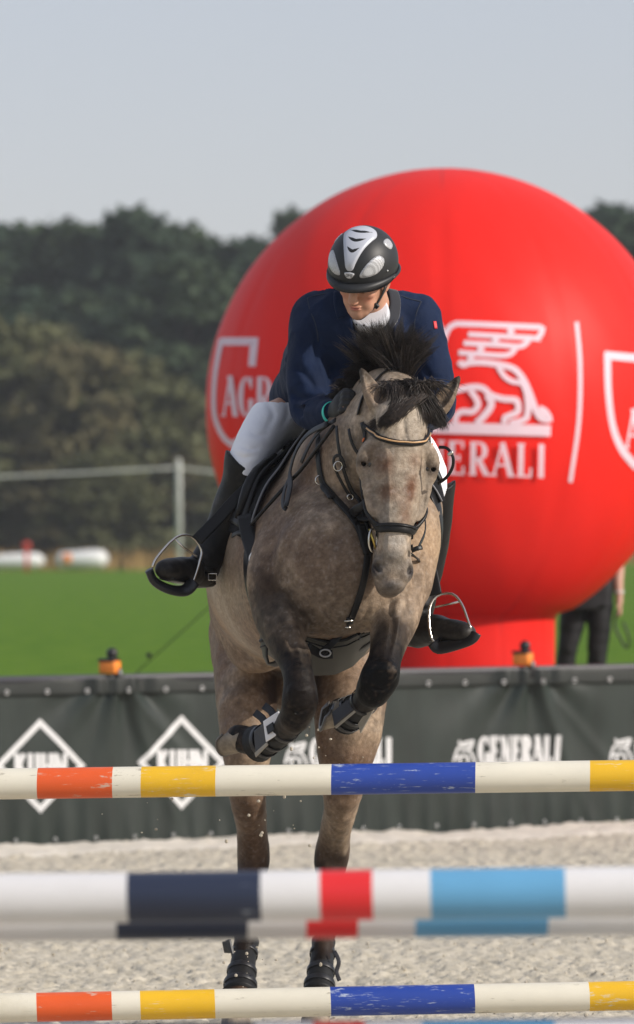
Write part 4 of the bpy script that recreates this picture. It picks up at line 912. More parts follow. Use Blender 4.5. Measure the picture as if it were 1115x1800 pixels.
    sp = np.clip((vnoise(V, 130, 21) - .62) * 3, 0, 1)[:, None]; c = c * (.80 + .26 * n3[:, None] + .18 * n4[:, None]); hd = np.clip((18.95 - V[:, 1]) / .08, 0, 1)[:, None] * (V[:, 2] > 1.5)[:, None]; c = c * (np.array([1.0, .965, .915]) * (1 - hd) + np.array([1.04, 1.04, 1.04]) * hd); return np.clip(c + sp * .07 * (c.mean(1) > .06)[:, None], 0, 1)
horse = thing('horse', (P(520, 1000, 20.1)[0], 20.1, 0), 'grey-brown roan horse jumping towards the camera with both front legs folded', 'horse')
M_coat = mat('horse coat', (1, 1, 1), 0.52, col2=(.62, .60, .58), scale=75, bump=0.5, bscale=190, spec=0.16, attr='coat', bdist=0.004, detail=8, thr=(.35, .68))
body = mesh('body', HV, HF, M_coat, horse, colors=coat(HV))
HB = bvh_of(HV, HF)
HBn = bvh_of(TV, TF)
# eyes
M_eye = mat('horse eye', (0.012, 0.008, 0.006), 0.08, spec=.8)
for s in (-1, 1):
    mb = MB(); mb.ball(H(s * .0875, .009, -.234), (.0165, .020, .0125), 20, R=HR); e = mb.build('eye', M_eye, horse)
# hooves
M_hoof = mat('hoof horn', (0.13, 0.105, 0.08), .65, col2=(.36, .30, .22), scale=20, bump=.2, bscale=50, stretch=(1, 1, 1))
M_sole = mat('hoof sole', (.10, .09, .08), .9, var=.3)
def hoof(c, down, front, r=.058, h=.085, name='hoof'):
    """c: centre of the coronet, down: towards the sole, front: toe"""
    d = unit(down); f_ = unit(np.array(front) - d * np.dot(d, front)); s_ = np.cross(d, f_); R = np.column_stack([s_, f_, -d]); v = []; f = []; n = 28; mi = []
    for j, t in enumerate((0.0, .06, .35, .7, 1.0)):
        for k in range(n):
            a = 2 * math.pi * k / n; x = math.cos(a); y = math.sin(a); rr = r * (.80 + .22 * t) * (1.04 if j == 1 else 1)
            back = -1 if y < -.2 else 0; yy = y * (1.08 if y > 0 else .86)
            hh = h * (1.0 if y > 0 else (1 - .38 * -y))
            v.append(np.array(c) + R @ np.array([x * rr, yy * rr + t * .022, -t * hh]))
    for j in range(4):
        for k in range(n): f.append((j * n + k, (j + 1) * n + k, (j + 1) * n + (k + 1) % n, j * n + (k + 1) % n)); mi.append(0)
    # sole sunk inside the wall with a shoe ring
    b0 = 4 * n; o = len(v); cen = np.mean([v[b0 + k] for k in range(n)], 0)
    for t, dep in ((.80, 0), (.78, -.010)):
        for k in range(n): v.append(cen + (v[b0 + k] - cen) * t - d * (-dep) * -1 if False else cen + (v[b0 + k] - cen) * t + d * dep)
    for (a0, a1, q) in ((b0, o, 0), (o, o + n, 1)):
        for k in range(n): f.append((a0 + k, a1 + k, a1 + (k + 1) % n, a0 + (k + 1) % n)); mi.append(q)
    f.append(tuple(o + n + k for k in range(n))); mi.append(1); f.append(tuple(range(n - 1, -1, -1))); mi.append(0)
    hf = mesh(name, v, f, None, horse, True, [M_hoof, M_sole], mi)
    mb = MB(); ring = [v[b0 + k] * .93 + cen * .07 + d * .004 for k in range(n) if not 17 < k < 25]
    k0 = [k for k in list(range(25, n)) + list(range(0, 18))]; ring = [v[b0 + k] * .90 + cen * .10 + d * .004 for k in k0]
    mb.ribbon(ring, d, .020, .008); mb.build('horseshoe', mat('worn horseshoe', (.16, .15, .14), .5, metal=.6) if 'worn horseshoe' not in bpy.data.materials else bpy.data.materials['worn horseshoe'], hf); return hf
hoof(P(431, 1299, 19.13), P(396, 1288, 19.20) - P(430, 1300, 19.14), (-.2, .35, -.9), .052, .078)
hoof(P(610, 1251, 19.0), (-.80, -.12, .18), (-.15, .25, -.95), .054, .070)
hoof(P(415, 1788, 20.08), (-.03, -.25, -1), (0, -1, -.1), .060, .09); hoof(P(555, 1788, 20.08), (-.03, -.25, -1), (0, -1, -.1), .060, .09)

# ------------------------------------------------------------------ mane and forelock
M_hair = mat('black horse hair', (0.005, 0.004, 0.0035), .40, col2=(0.055, 0.039, 0.030), scale=90, spec=.45)
def strands(mb, roots, mids, tips, w0, n=7, tw=.15):
    for a, b, c in zip(roots, mids, tips):
        t = np.linspace(0, 1, n)[:, None]; q = a * (1 - t) ** 2 + 2 * b * t * (1 - t) + c * t * t
        w = w0 * rnd.uniform(.6, 1.3) * np.array([.8, 1, 1, .9, .75, .5, tw])[:n]; mb.tube(q, w, 3, cap=False)
mb = MB(); Ro = []; Mi = []; Ti = []
crest = catmull([P(714, 690, 18.86), P(698, 674, 18.92), P(680, 668, 18.99), P(657, 682, 19.08), P(630, 710, 19.2), P(604, 746, 19.36)], 12)
clumps = []
for i in range(150):      # locks thrown up by the jump, fanning out of the crest
    fan = rnd.uniform(-.72, .78) * rnd.uniform(.5, 1); L = rnd.uniform(.15, .225) * (1 - .10 * abs(fan)); r = crest[rnd.randint(2, 36)]; d = unit([math.sin(fan), rnd.uniform(-.28, .28), math.cos(fan)])
    clumps.append((r, r + d * L * .55 + np.array([-.022 * math.sin(fan * 2) - .004, 0, .012]), r + d * L + np.array([.050 * fan + rnd.gauss(0, .010), rnd.gauss(0, .01), -.02 * fan * fan]), .009))
for i in range(60):      # locks lying over on the left of the neck
    r = crest[rnd.randint(26, len(crest) - 1)]; fan = rnd.uniform(-1.2, -.15); L = rnd.uniform(.06, .11); d = unit([math.sin(fan), rnd.uniform(-.5, .1), math.cos(fan)])
    clumps.append((r, r + d * L + np.array([0, 0, .02]), r + d * L * 1.05 + np.array([-.025, -.01, -.07 * rnd.random()]), .008))
for a, b, c in [(q[0], q[1], q[2]) for q in clumps for _ in range(34)]:
    j = np.array([rnd.gauss(0, 1), rnd.gauss(0, 1), rnd.gauss(0, 1)]); k_ = rnd.uniform(.72, 1.05); tip = a + (c - a) * k_
    Ro.append(a + j * .007 + np.array([rnd.gauss(0, .006), 0, 0])); Mi.append(a + (b - a) * k_ + j * .008); Ti.append(tip + j * .0045)
strands(mb, Ro, Mi, Ti, .0013)
mane = mb.build('mane', M_hair, horse)
mb = MB(); Ro = []; Mi = []; Ti = []
def onhead(x, y, lift):
    h, nn = hit(HB, x, y)
    if h is None or h[1] > 18.95: h = P(x, y, 18.76)
    return P(x, y, h[1] - lift)
for i in range(2300):
    g = rnd.random()
    if g < .46:
        a = rnd.random(); x0, y0 = 690 + 62 * a + rnd.gauss(0, 3), 684 + 8 * a + rnd.gauss(0, 4); x1, y1 = 652 + 40 * a + rnd.gauss(0, 6), 752 - 14 * a + rnd.gauss(0, 5); xm, ym = 700 + 22 * a + rnd.gauss(0, 4), 712 + rnd.gauss(0, 5)
    elif g < .72:
        a = rnd.random(); x0, y0 = 712 + 40 * a + rnd.gauss(0, 3), 686 + rnd.gauss(0, 4); x1, y1 = 752 + 34 * a + rnd.gauss(0, 5), 742 + 10 * a + rnd.gauss(0, 5); xm, ym = 748 + 26 * a, 704 + 6 * a + rnd.gauss(0, 4)
    else:
        a = rnd.random(); x0, y0 = 676 + 84 * a, 676 + rnd.gauss(0, 5); x1, y1 = x0 + rnd.gauss(10, 26), 694 + rnd.gauss(0, 9); xm, ym = (x0 + x1) / 2 + rnd.gauss(0, 6), 668 + rnd.gauss(0, 5)
    l = rnd.uniform(.004, .02); Ro.append(onhead(x0, y0, .004 + l * .5)); Mi.append(onhead(xm, ym, .012 + l)); Ti.append(onhead(x1, y1, .004 + l * .7))
strands(mb, Ro, Mi, Ti, .0015); mb.build('forelock', M_hair, horse)
# tail, seen only past the hind legs
mb = MB(); Ro = []; Mi = []; Ti = []
for i in range(260):
    r = P(524, 1010, 21.12) + np.array([rnd.gauss(0, .015), 0, rnd.gauss(0, .02)]); L = rnd.uniform(.35, .62); Ro.append(r); Mi.append(r + np.array([rnd.gauss(0, .04), .16, -.1])); Ti.append(r + np.array([rnd.gauss(0, .05), .22 + rnd.gauss(0, .04), -L]))
strands(mb, Ro, Mi, Ti, .003); mb.build('tail', M_hair, horse)

# ------------------------------------------------------------------ leg boots of the horse
M_boot = mat('black horse boot', (0.010, 0.010, 0.010), .55, spec=.3, var=.2)
M_bgrey = mat('grey horse boot shell', (0.045, 0.045, 0.05), .4, spec=.35, var=.1)
M_pale = mat('pale boot lining', (0.33, 0.30, 0.25), .8)
M_tag = mat('white tag', (0.72, 0.71, 0.72), .5)
def leg_boot(pts, label=None, cover=None):
    q = catmull([(*P(a, b, D), m(r, D)) for a, b, D, r in pts], 5); mb = MB(); rr = q[:, 3].copy(); rr[0] *= 1.06; rr[-1] *= 1.08
    mb.tube(q[:, :3], rr, 22); b = mb.build('leg_boot', M_boot, horse)
    for t in (.22, .55, .86):
        i = int(t * (len(q) - 1)); c = q[i, :3]; ax = unit(q[min(i + 1, len(q) - 1), :3] - q[i - 1, :3]); u = unit(np.cross(ax, (0.1, .3, .9))); v = np.cross(ax, u); R_ = q[i, 3] + .003
        pts_ = [c + (u * math.cos(a) + v * math.sin(a)) * R_ for a in np.linspace(0, 6.283, 26, endpoint=False)]; mb = MB(); mb.ribbon(pts_, [unit(p - c) for p in pts_], .022, .004, closed=True); mb.build('boot_strap', M_blk, b)
    return b, q
def plate(pts4, D, th, m_, parent, name):
    """small stiff rectangle, corners given where they show; D one distance per corner"""
    a = [P(x, y, d) for (x, y), d in zip(pts4, D)]; nn = unit(np.cross(a[1] - a[0], a[3] - a[0])); nn = nn if nn[1] < 0 else -nn
    mb = MB(); c = np.mean(a, 0); rows = []
    for sc, off in ((.90, th), (1.0, th * .4), (1.0, -th)): rows.append([c + (p - c) * sc + nn * off for p in a])
    v = sum(rows, []); mb.add(v, [(0, 1, 2, 3)] + [(4 * j + i, 4 * j + 4 + i, 4 * j + 4 + (i + 1) % 4, 4 * j + (i + 1) % 4) for j in (0, 1) for i in range(4)] + [(11, 10, 9, 8)])
    return mb.build(name, m_, parent, smooth=False)
b1, q1 = leg_boot([(512, 1270, 18.88, 24), (494, 1287, 18.96, 24), (474, 1299, 19.03, 26), (454, 1307, 19.09, 31)])
plate([(463, 1268), (490, 1250), (499, 1284), (468, 1304)], [18.925, 18.895, 18.885, 18.91], .003, M_tag, b1, 'tag'); plate([(468, 1277), (480, 1269), (483, 1283), (471, 1291)], [18.908, 18.896, 18.888, 18.90], .0025, M_blk, b1, 'tag_mark')
plate([(447, 1285), (466, 1270), (470, 1305), (450, 1325)], [18.97, 18.93, 18.92, 18.955], .003, M_bgrey, b1, 'shell'); plate([(448, 1324), (469, 1305), (471, 1309), (450, 1331)], [18.955, 18.915, 18.91, 18.95], .003, M_pale, b1, 'lining')
for (xa, ya, xb, yb) in ((448, 1252, 470, 1276), (464, 1240, 484, 1262)):
    mb = MB(); mb.ribbon([P(xa, ya, 18.99), P((xa + xb) / 2 + 2, (ya + yb) / 2 - 2, 18.98), P(xb, yb, 18.95)], (0, -1, 0), .026, .004); mb.build('strap_end', M_blk, b1)
b2, q2 = leg_boot([(650, 1222, 18.85, 23), (634, 1240, 18.94, 24), (616, 1254, 19.0, 29), (606, 1259, 19.03, 31)])
plate([(584, 1252), (622, 1222), (628, 1243), (588, 1276)], [18.94, 18.90, 18.88, 18.92], .003, M_bgrey, b2, 'shell'); plate([(588, 1276), (626, 1246), (628, 1250), (591, 1281)], [18.93, 18.885, 18.885, 18.93], .003, M_pale, b2, 'lining')
plate([(630, 1272), (652, 1240), (657, 1248), (634, 1289)], [18.93, 18.86, 18.86, 18.93], .003, M_pale, b2, 'lining')
b3, q3 = leg_boot([(434, 1655, 20.36, 21), (428, 1690, 20.27, 22), (424, 1720, 20.21, 26), (421, 1748, 20.16, 30)])
plate([(392, 1655), (404, 1650), (410, 1676), (396, 1675)], [20.25, 20.22, 20.2, 20.25], .006, M_blk, b3, 'strap_end')
b4, q4 = leg_boot([(569, 1655, 20.36, 20), (566, 1690, 20.27, 21), (563, 1720, 20.21, 24), (560, 1748, 20.16, 28)])
plate([(540, 1730), (553, 1668), (561, 1672), (556, 1734)], [20.18, 20.3, 20.25, 20.13], .004, M_bgrey, b4, 'shell')
mb = MB(); mb.ribbon(catmull([P(588, 1672, 20.22), P(596, 1690, 20.2), P(592, 1708, 20.2), P(597, 1724, 20.18)], 4), (0, -1, 0), .015, .004); mb.build('strap_end', M_bgrey, b4)

# ------------------------------------------------------------------ saddle
M_lea = mat('black leather', (0.008, 0.0075, 0.0075), .42, spec=.28, var=.25, bump=.15, bscale=70, bdist=.002)
M_cloth = mat('black saddle cloth', (0.008, 0.008, 0.009), .85, spec=.2, bump=.3, bscale=120, bdist=.002)
M_cord = mat('silver cord', (0.16, 0.16, 0.17), .6)
sad = thing('saddle', P(540, 800, 19.6), 'black leather jumping saddle with cloth, girth and stirrups on the roan horse', 'saddle')
bc = lambda y: np.array([P(540, 1000, y)[0], y, P(540, 1000, y)[2]])
def drape(y0f, y1f, amax, lift, n=60, ny=16, fore=.0):
    """a sheet hung over the back; a runs from -amax to amax degrees from the spine"""
    G = []
    for a in np.linspace(-amax, amax, n):
        row = []; t = abs(a) / amax; ya, yb = y0f(t), y1f(t)
        for y in np.linspace(ya, yb, ny):
            c = bc(y); d = np.array([math.sin(math.radians(a)), 0, math.cos(math.radians(a))]); h = HB.ray_cast(Vector(c + d * .9), Vector(-d))
            p = np.array(h[0]) if h[0] is not None else c + d * .35; row.append(p + d * (lift(t) if callable(lift) else lift))
        G.append(row)
    G = np.array(G); 
    for _ in range(2): G[1:-1] = (G[:-2] + 2 * G[1:-1] + G[2:]) / 4
    return G
def sheet_mesh(name, G, th, m_, parent):
    n, k, _ = G.shape; cen = np.array([bc(y)[:3] for y in G[:, :, 1].ravel()]).reshape(G.shape); d = G - cen; d /= np.linalg.norm(d, axis=2)[:, :, None]
    inner = G - d * th; V = np.concatenate([G.reshape(-1, 3), inner.reshape(-1, 3)]); I = np.arange(n * k).reshape(n, k); f = []
    for i in range(n - 1):
        for j in range(k - 1): f.append((I[i, j], I[i + 1, j], I[i + 1, j + 1], I[i, j + 1])); f.append(tuple(n * k + q for q in (I[i, j], I[i, j + 1], I[i + 1, j + 1], I[i + 1, j])))
    bd = [I[i, 0] for i in range(n)] + [I[-1, j] for j in range(1, k)] + [I[i, -1] for i in range(n - 2, -1, -1)] + [I[0, j] for j in range(k - 2, 0, -1)]
    for a, b in zip(bd, bd[1:] + bd[:1]): f.append((b, a, a + n * k, b + n * k))
    return mesh(name, V, f, m_, parent)
G = drape(lambda t: 19.43 - .23 * math.sin(min(1, t * 1.5) * 1.57), lambda t: 20.08 - .05 * t, 64, lambda t: .014 + .018 * math.exp(-((t - .40) / .3) ** 2))
pad = sheet_mesh('saddle_cloth', G, .012, M_cloth, sad)
mb = MB(); mb.tube(G[:, 0] + [0, -.004, 0], .0035, 6); mb.build('piping', M_cord, pad)
G = drape(lambda t: 19.53 - .26 * math.sin(min(1, t * 1.5) * 1.57), lambda t: 19.98 - .06 * t, 58, lambda t: .026 + .034 * math.exp(-((t - .42) / .28) ** 2)); flap = sheet_mesh('flap', G, .014, M_lea, sad)
for s in (-1, 1):
    mb = MB(); ii = [int((.5 + s * t * .5) * (len(G) - 1)) for t in np.linspace(.25, .9, 8)]; mb.tube([G[i, 1] + unit(G[i, 1] - bc(G[i, 1][1])) * .008 for i in ii], [.006, .012, .017, .020, .020, .017, .012, .006], 12)
    mb.build('knee_roll', M_lea, flap)
mb = MB(); sx0 = bc(19.75)[0]; zt = G[len(G) // 2, 8][2]
mb.tube(catmull([(sx0, 19.50, zt + .075), (sx0, 19.58, zt + .05), (sx0, 19.75, zt + .03), (sx0, 19.9, zt + .05), (sx0, 20.0, zt + .10)], 5), [.03] + [.05] * 4 + [.08] * 5 + [.13] * 5 + [.15] * 5 + [.12], 18, up=(0, 0, 1), ry=[.018] + [.022] * 5 + [.026] * 9 + [.024] * 5 + [.016]); mb.build('seat', M_lea, sad)
# girth with the stud guard under the belly
pts, nr = loop_on(HBn, bc(19.20), (0, 0, -1), (1, 0, 0), -122, 122, 60, lift=.006, sm=6); mb = MB(); mb.ribbon(pts, nr, .065, .010); mb.build('girth', M_lea, sad)
M_guard = mat('grey stud guard', (0.035, 0.033, 0.026), .5, spec=.3, var=.08)
G = []; topc = lambda x: np.interp(x, [455, 500, 530, 560, 580, 610, 635, 662], [1128, 1112, 1114, 1124, 1129, 1124, 1111, 1098]); botc = lambda x: np.interp(x, [455, 490, 530, 560, 590, 620, 640, 662], [1138, 1165, 1184, 1188, 1186, 1172, 1152, 1120])
for x in np.linspace(458, 660, 42):
    row = []
    for t in np.linspace(0, 1, 14):
        y = topc(x) * (1 - t) + botc(x) * t; bow = math.sin(math.pi * min(1, max(0, (x - 455) / 205))); h_ = hit(HB, x, y)[0]; D_ = 19.03 + .22 * t ** 1.3 + (abs(x - 585) / 100) ** 2 * .10
        if h_ is not None and h_[1] > 18.985 and x > 560: D_ = min(D_, h_[1] - .012)
        row.append(P(x, y, D_))
    G.append(row)
G = np.array(G); n, k, _ = G.shape; I = np.arange(n * k).reshape(n, k); V = np.concatenate([G.reshape(-1, 3), G.reshape(-1, 3) + [0, .012, .004]]); f = []
for i in range(n - 1):
    for j in range(k - 1): f.append((I[i, j], I[i + 1, j], I[i + 1, j + 1], I[i, j + 1])); f.append(tuple(n * k + q for q in (I[i, j], I[i, j + 1], I[i + 1, j + 1], I[i + 1, j])))
gd = mesh('stud_guard', V, f, M_guard, sad); mb = MB(); mb.tube(G[:, 0], .0065, 8); mb.tube(G[:, 0] + [0, -.002, -.02], .003, 8); mb.build('binding', M_lea, gd)
mb = MB(); mb.ribbon(catmull([P(540, 1136, 19.00), P(565, 1150, 19.03), P(585, 1150, 19.03)], 4), (0, -1, .1), .03, .005); mb.build('strap_keeper', M_lea, gd)
mb = MB(); c = P(572, 1148, 19.015); mb.tube([c + [.018 * math.cos(a), -.004, .012 * math.sin(a)] for a in np.linspace(0, 6.283, 16, endpoint=False)], .003, 6, closed=True); mb.build('ring', M_silver, gd)
# hanging strap with the round badge, left
M_badge = mat('white badge', (.7, .7, .7), .5)
mb = MB(); pts = [P(430, 905, 19.22), P(436, 940, 19.17), P(446, 975, 19.10), P(452, 1003, 19.06)]; mb.ribbon(catmull(pts, 5), (-.1, -1, 0), [.05] * 10 + [.052] * 5 + [.012], .006); st = mb.build('girth_strap', M_lea, sad)
c = P(447, 983, 19.08); mb = MB(); mb.tube([c, c + [0, -.003, 0]], .0185, 24, ry=.026, up=(0, 0, 1)); bd = mb.build('badge', M_badge, st)
mb = MB(); mb.tube([c + [-.004, -.004, -.010], c + [-.004, -.0045, .010]], .003, 6); mb.tube(catmull([c + [-.004, -.0045, .006], c + [.002, -.0045, .012], c + [.007, -.0045, .009]], 4), .003, 6); mb.tube([c + [-.008, -.0042, -.010], c + [.002, -.0042, -.010]], .002, 6); mb.build('letter_mark', M_blk, bd)
mb = MB(); mb.ribbon(catmull([P(408, 942, 19.32), P(420, 936, 19.25), P(436, 936, 19.18)], 4), (0, -1, .2), .016, .004); mb.build('billet', M_lea, sad)
# stirrups
M_steel = mat('polished steel', (0.62, 0.58, 0.52), .22, metal=1.0, var=.05)
def stirrup(frame, tread, leather, lw, bar, label=None):
    lt = MB(); lt.ribbon(catmull([P(*q) for q in leather], 6), (-.1, -1, .1), lw, .005); lo = lt.build('stirrup_leather', M_lea, sad)
    mb = MB(); mb.tube(catmull([P(*q) for q in frame], 3), .0043, 10); s_ = mb.build('stirrup', M_steel, sad)
    mb = MB(); mb.tube([P(*q) for q in bar], .0038, 8); mb.build('cross_bar', M_steel, s_)
    mb = MB(); t = catmull([P(*q) for q in tread], 4); mb.tube(t, .014, 12, ry=.026); mb.build('tread', M_blk, s_)
    return s_
stirrup([(268, 998, 19.25), (276, 980, 19.26), (309, 945, 19.30), (336, 943, 19.33), (354, 966, 19.34), (352, 985, 19.33), (342, 1016, 19.32), (334, 1036, 19.31)], [(262, 1002, 19.25), (272, 1022, 19.26), (298, 1036, 19.28), (325, 1038, 19.31), (342, 1022, 19.32)],
        [(346, 950, 19.32), (380, 915, 19.36), (420, 872, 19.38), (462, 835, 19.42)], .042, [(309, 948, 19.30), (322, 962, 19.31), (346, 978, 19.33)])
stirrup([(770, 1136, 19.30), (757, 1115, 19.30), (755, 1072, 19.33), (768, 1048, 19.35), (795, 1044, 19.34), (812, 1062, 19.30), (822, 1088, 19.27), (828, 1106, 19.25)], [(762, 1128, 19.30), (772, 1138, 19.30), (800, 1132, 19.28), (828, 1122, 19.25), (836, 1112, 19.25)],
        [(766, 1046, 19.35), (760, 1015, 19.37), (752, 985, 19.39), (742, 955, 19.42)], .045, [(762, 1068, 19.34), (785, 1063, 19.33), (806, 1058, 19.31)])

# ------------------------------------------------------------------ bridle, reins and breast strap
br = thing('bridle', P(704, 720, 18.7), 'black leather bridle with tan beaded browband and padded noseband on the horse head', 'bridle')
M_tan = mat('tan beads', (0.55, 0.33, 0.16), .4, bump=.6, bscale=300, bdist=.002)
M_or = mat('orange stitching', (0.75, 0.18, 0.05), .6)
def strap(name, path, w, t, m_=M_lea, parent=br, lift=.004, n=5, mesh_=None):
    p, q = on_surface(mesh_ or HB, path, lift, n); mb = MB(); mb.ribbon(p, q, w, t); return mb.build(name, m_, parent)
def head_loop(zf, a0, a1, lift, n=50, cy=.03, sm=3):
    p = []; q = []
    for a in np.linspace(a0, a1, n):
        r = math.radians(a); z = zf(abs(a)); d = HR @ np.array([math.sin(r), -math.cos(r), 0]); c = H(0, cy, z); h_ = HB.ray_cast(Vector(c + d * .3), Vector(-d))
        if h_[0] is None: continue
        p.append(np.array(h_[0])); nn = np.array(h_[1]); q.append(nn if np.dot(nn, d) > 0 else -nn)
    p = np.array(p); q = np.array(q)
    for _ in range(sm): p[1:-1] = (p[:-2] + 2 * p[1:-1] + p[2:]) / 4; q[1:-1] = (q[:-2] + 2 * q[1:-1] + q[2:]) / 4
    q = np.array([unit(v) for v in q]); return p + q * lift, q
def hstrap(name, zf, a0, a1, w, t, lift, m_=M_lea, parent=br, **kw):
    p, q = head_loop(zf, a0, a1, lift, **kw); mb = MB(); mb.ribbon(p, q, w, t); return mb.build(name, m_, parent)
bz = lambda a: -.168 + .072 * min(1, a / 95) ** 1.8
bb = hstrap('browband', bz, -95, 95, .019, .009, .005); hstrap('beading', lambda a: bz(a) + .002, -84, 84, .0055, .005, .0105, M_tan, bb)
nz_ = lambda a: -.452 + .095 * np.clip((a - 52) / 36, 0, 1) - .06 * np.clip((a - 110) / 60, 0, 1)
nb = hstrap('noseband', nz_, -170, 170, .032, .014, .007); hstrap('noseband_padding', lambda a: nz_(a) + .008, -60, 60, .006, .005, .015, M_lea, nb)
cn_ = lambda a: -.50 + .075 * np.clip((a - 40) / 40, 0, 1)
hstrap('curb_strap', lambda a: -.50, 62, 150, .012, .006, .006)
def side_strap(s, yz, w, t, lift, name='cheekpiece'):
    p = []; q = []
    for y, z in catmull(yz, 6):
        d = HR @ np.array([s, 0, 0]); h_ = HB.ray_cast(Vector(H(0, y, z) + d * .25), Vector(-d))
        if h_[0] is None: continue
        nn = np.array(h_[1]); nn = nn if np.dot(nn, d) > 0 else -nn; p.append(np.array(h_[0]) + nn * lift); q.append(nn)
    mb = MB(); mb.ribbon(p, q, w, t); mb.build(name, M_lea, br); return p, q
for s in (-1, 1):
    cp, cq = side_strap(s, [(.040, -.085), (.036, -.16), (.046, -.24), (.030, -.33), (.010, -.41), (.004, -.475)], .017, .006, .007)
    side_strap(s, [(.10, -.10), (.085, -.20), (.065, -.30), (.05, -.37)], .013, .005, .010)
    for i in (5, 12, 24): mb = MB(); mb.ball(cp[i] + cq[i] * .004 - HR @ np.array([0, .006, 0]), (.0035, .004, .0085), 8, R=Rm(y=25)); mb.build('stitching', M_or, br)
crown, cqn = [], []
for a in np.linspace(-80, 80, 20):
    r = math.radians(a); d = HR @ np.array([math.sin(r), 0, math.cos(r)]); c = H(0, .06, -.08); h_ = HB.ray_cast(Vector(c + d * .3), Vector(-d)); crown.append(np.array(h_[0]) + d * .006 if h_[0] is not None else c + d * .1); cqn.append(d)
mb = MB(); mb.ribbon(crown, cqn, .022, .006); mb.build('headpiece', M_lea, br)
# bit ring
def ring(c, r, th, R=None, n=26, sq=1.0): 
    R = np.eye(3) if R is None else R; return [np.array(c) + R @ np.array([r * sq * math.cos(a), 0, r * math.sin(a)]) for a in np.linspace(0, 2 * math.pi, n, endpoint=False)]
hh, hn = hit(HB, 662, 955); cD = (hh[1] if hh is not None and hh[1] < 18.9 else 18.74) - .012
mb = MB(); mb.tube(ring(P(656, 950, cD), .038, .004, Rm(z=35), sq=.45), .0038, 8, closed=True); mb.build('bit_ring', M_steel, br)
mb = MB(); mb.tube([P(650, 930, cD), P(655, 945, cD - .01), P(662, 968, cD - .005)], .0045, 8); mb.build('bit', mat('brass bit', (.6, .45, .12), .3, metal=1), br)
# the loop standing out to the right
mb = MB(); lp = catmull([P(772, 786, 18.72), P(786, 788, 18.70), P(796, 802, 18.69), P(796, 820, 18.70), P(786, 838, 18.71), P(770, 850, 18.74)], 6); mb.ribbon(lp, (.3, -1, .1), .011, .005); th = mb.build('throat_strap', M_lea, br)
mb = MB(); mb.box(P(792, 797, 18.685), (.020, .008, .013), Rm(y=-35), bev=.003); mb.build('buckle', M_steel, th)
# hanging strap end
mb = MB(); mb.ribbon(catmull([P(724, 968, 18.70), P(733, 964, 18.69), P(742, 962, 18.70)], 4), (0, -1, .2), .016, .005); mb.build('strap_end', M_lea, br)
# reins: from the bit back along the neck to the hand
rein = strap('rein', [(650, 950), (640, 922), (628, 880), (614, 835), (604, 790), (601, 752)], .015, .005, lift=.020, mesh_=HBn)
mb = MB(); mb.ribbon(catmull([P(601, 752, 18.98), P(598, 735, 19.0), P(600, 718, 19.02)], 4), (-.5, -1, 0), .015, .005); mb.build('rein', M_lea, br)
lo_ = strap('rein_loop', [(624, 872), (612, 850), (600, 822), (598, 806), (604, 799), (612, 803), (616, 818)], .012, .005, lift=.028, mesh_=HBn)
for x, y, w, h in ((609, 815, .020, .016), (621, 872, .014, .009)):
    p, q = on_surface(HBn, [(x - 2, y), (x + 2, y)], .034, 2); mb = MB(); mb.tube(ring(p[0], h, .003, Rm(z=10) @ Rm(y=20), sq=w / h * .7), .0024, 6, closed=True); mb.build('buckle', M_steel, lo_)
mb = MB(); mb.ribbon(catmull([P(735, 965, 18.75), P(748, 925, 18.95), P(735, 850, 19.1), P(718, 760, 19.15), P(712, 735, 19.13)], 6), (1, 0, 0), .015, .005); mb.build('rein', M_lea, br)
bs = thing('breastplate', P(640, 970, 18.9), 'black leather breast strap with buckles and ring running down the chest to the girth', 'breast strap')
s1 = strap('shoulder_strap', [(563, 768), (562, 800), (568, 842), (580, 868), (604, 894), (628, 925), (640, 962)], .026, .007, parent=bs, lift=.008, mesh_=HBn)
for x, y, r_ in ((570, 843, .020),):
    p, q = on_surface(HBn, [(x - 2, y), (x + 2, y)], .014, 2); mb = MB(); mb.tube(ring(p[0], r_ * .8, .003, Rm(z=15) @ Rm(y=25), sq=.9, n=8), .0026, 6, closed=True); mb.build('buckle', M_steel, s1)
strap('strap_tail', [(572, 852), (578, 872), (584, 882)], .022, .008, parent=s1, lift=.016)
strap('chest_joint', [(634, 925), (640, 950), (646, 974)], .036, .012, parent=bs, lift=.010, mesh_=HBn)
strap('shoulder_strap', [(646, 968), (662, 945), (690, 905), (712, 880), (722, 820)], .024, .006, parent=bs, lift=.006, mesh_=HBn)
gs = strap('girth_attachment', [(645, 972), (642, 1000), (636, 1030), (626, 1062), (614, 1092)], .024, .007, parent=bs, lift=.010, mesh_=HBn)
mb = MB(); mb.ribbon(catmull([P(614, 1090, hit(HB, 614, 1085)[0][1] - .012), P(600, 1112, 19.0), P(585, 1130, 19.01), P(566, 1147, 19.02)], 5), (0, -1, .2), .024, .006); mb.build('strap_end', M_lea, gs)
h_ = hit(HB, 612, 1088)[0][1]
mb = MB(); mb.tube([P(605, 1092, h_ - .022), P(621, 1091, h_ - .022)], .0032, 6); mb.tube([P(607, 1103, h_ - .02), P(617, 1103, h_ - .02)], .0028, 6); mb.build('ring', M_steel, gs)
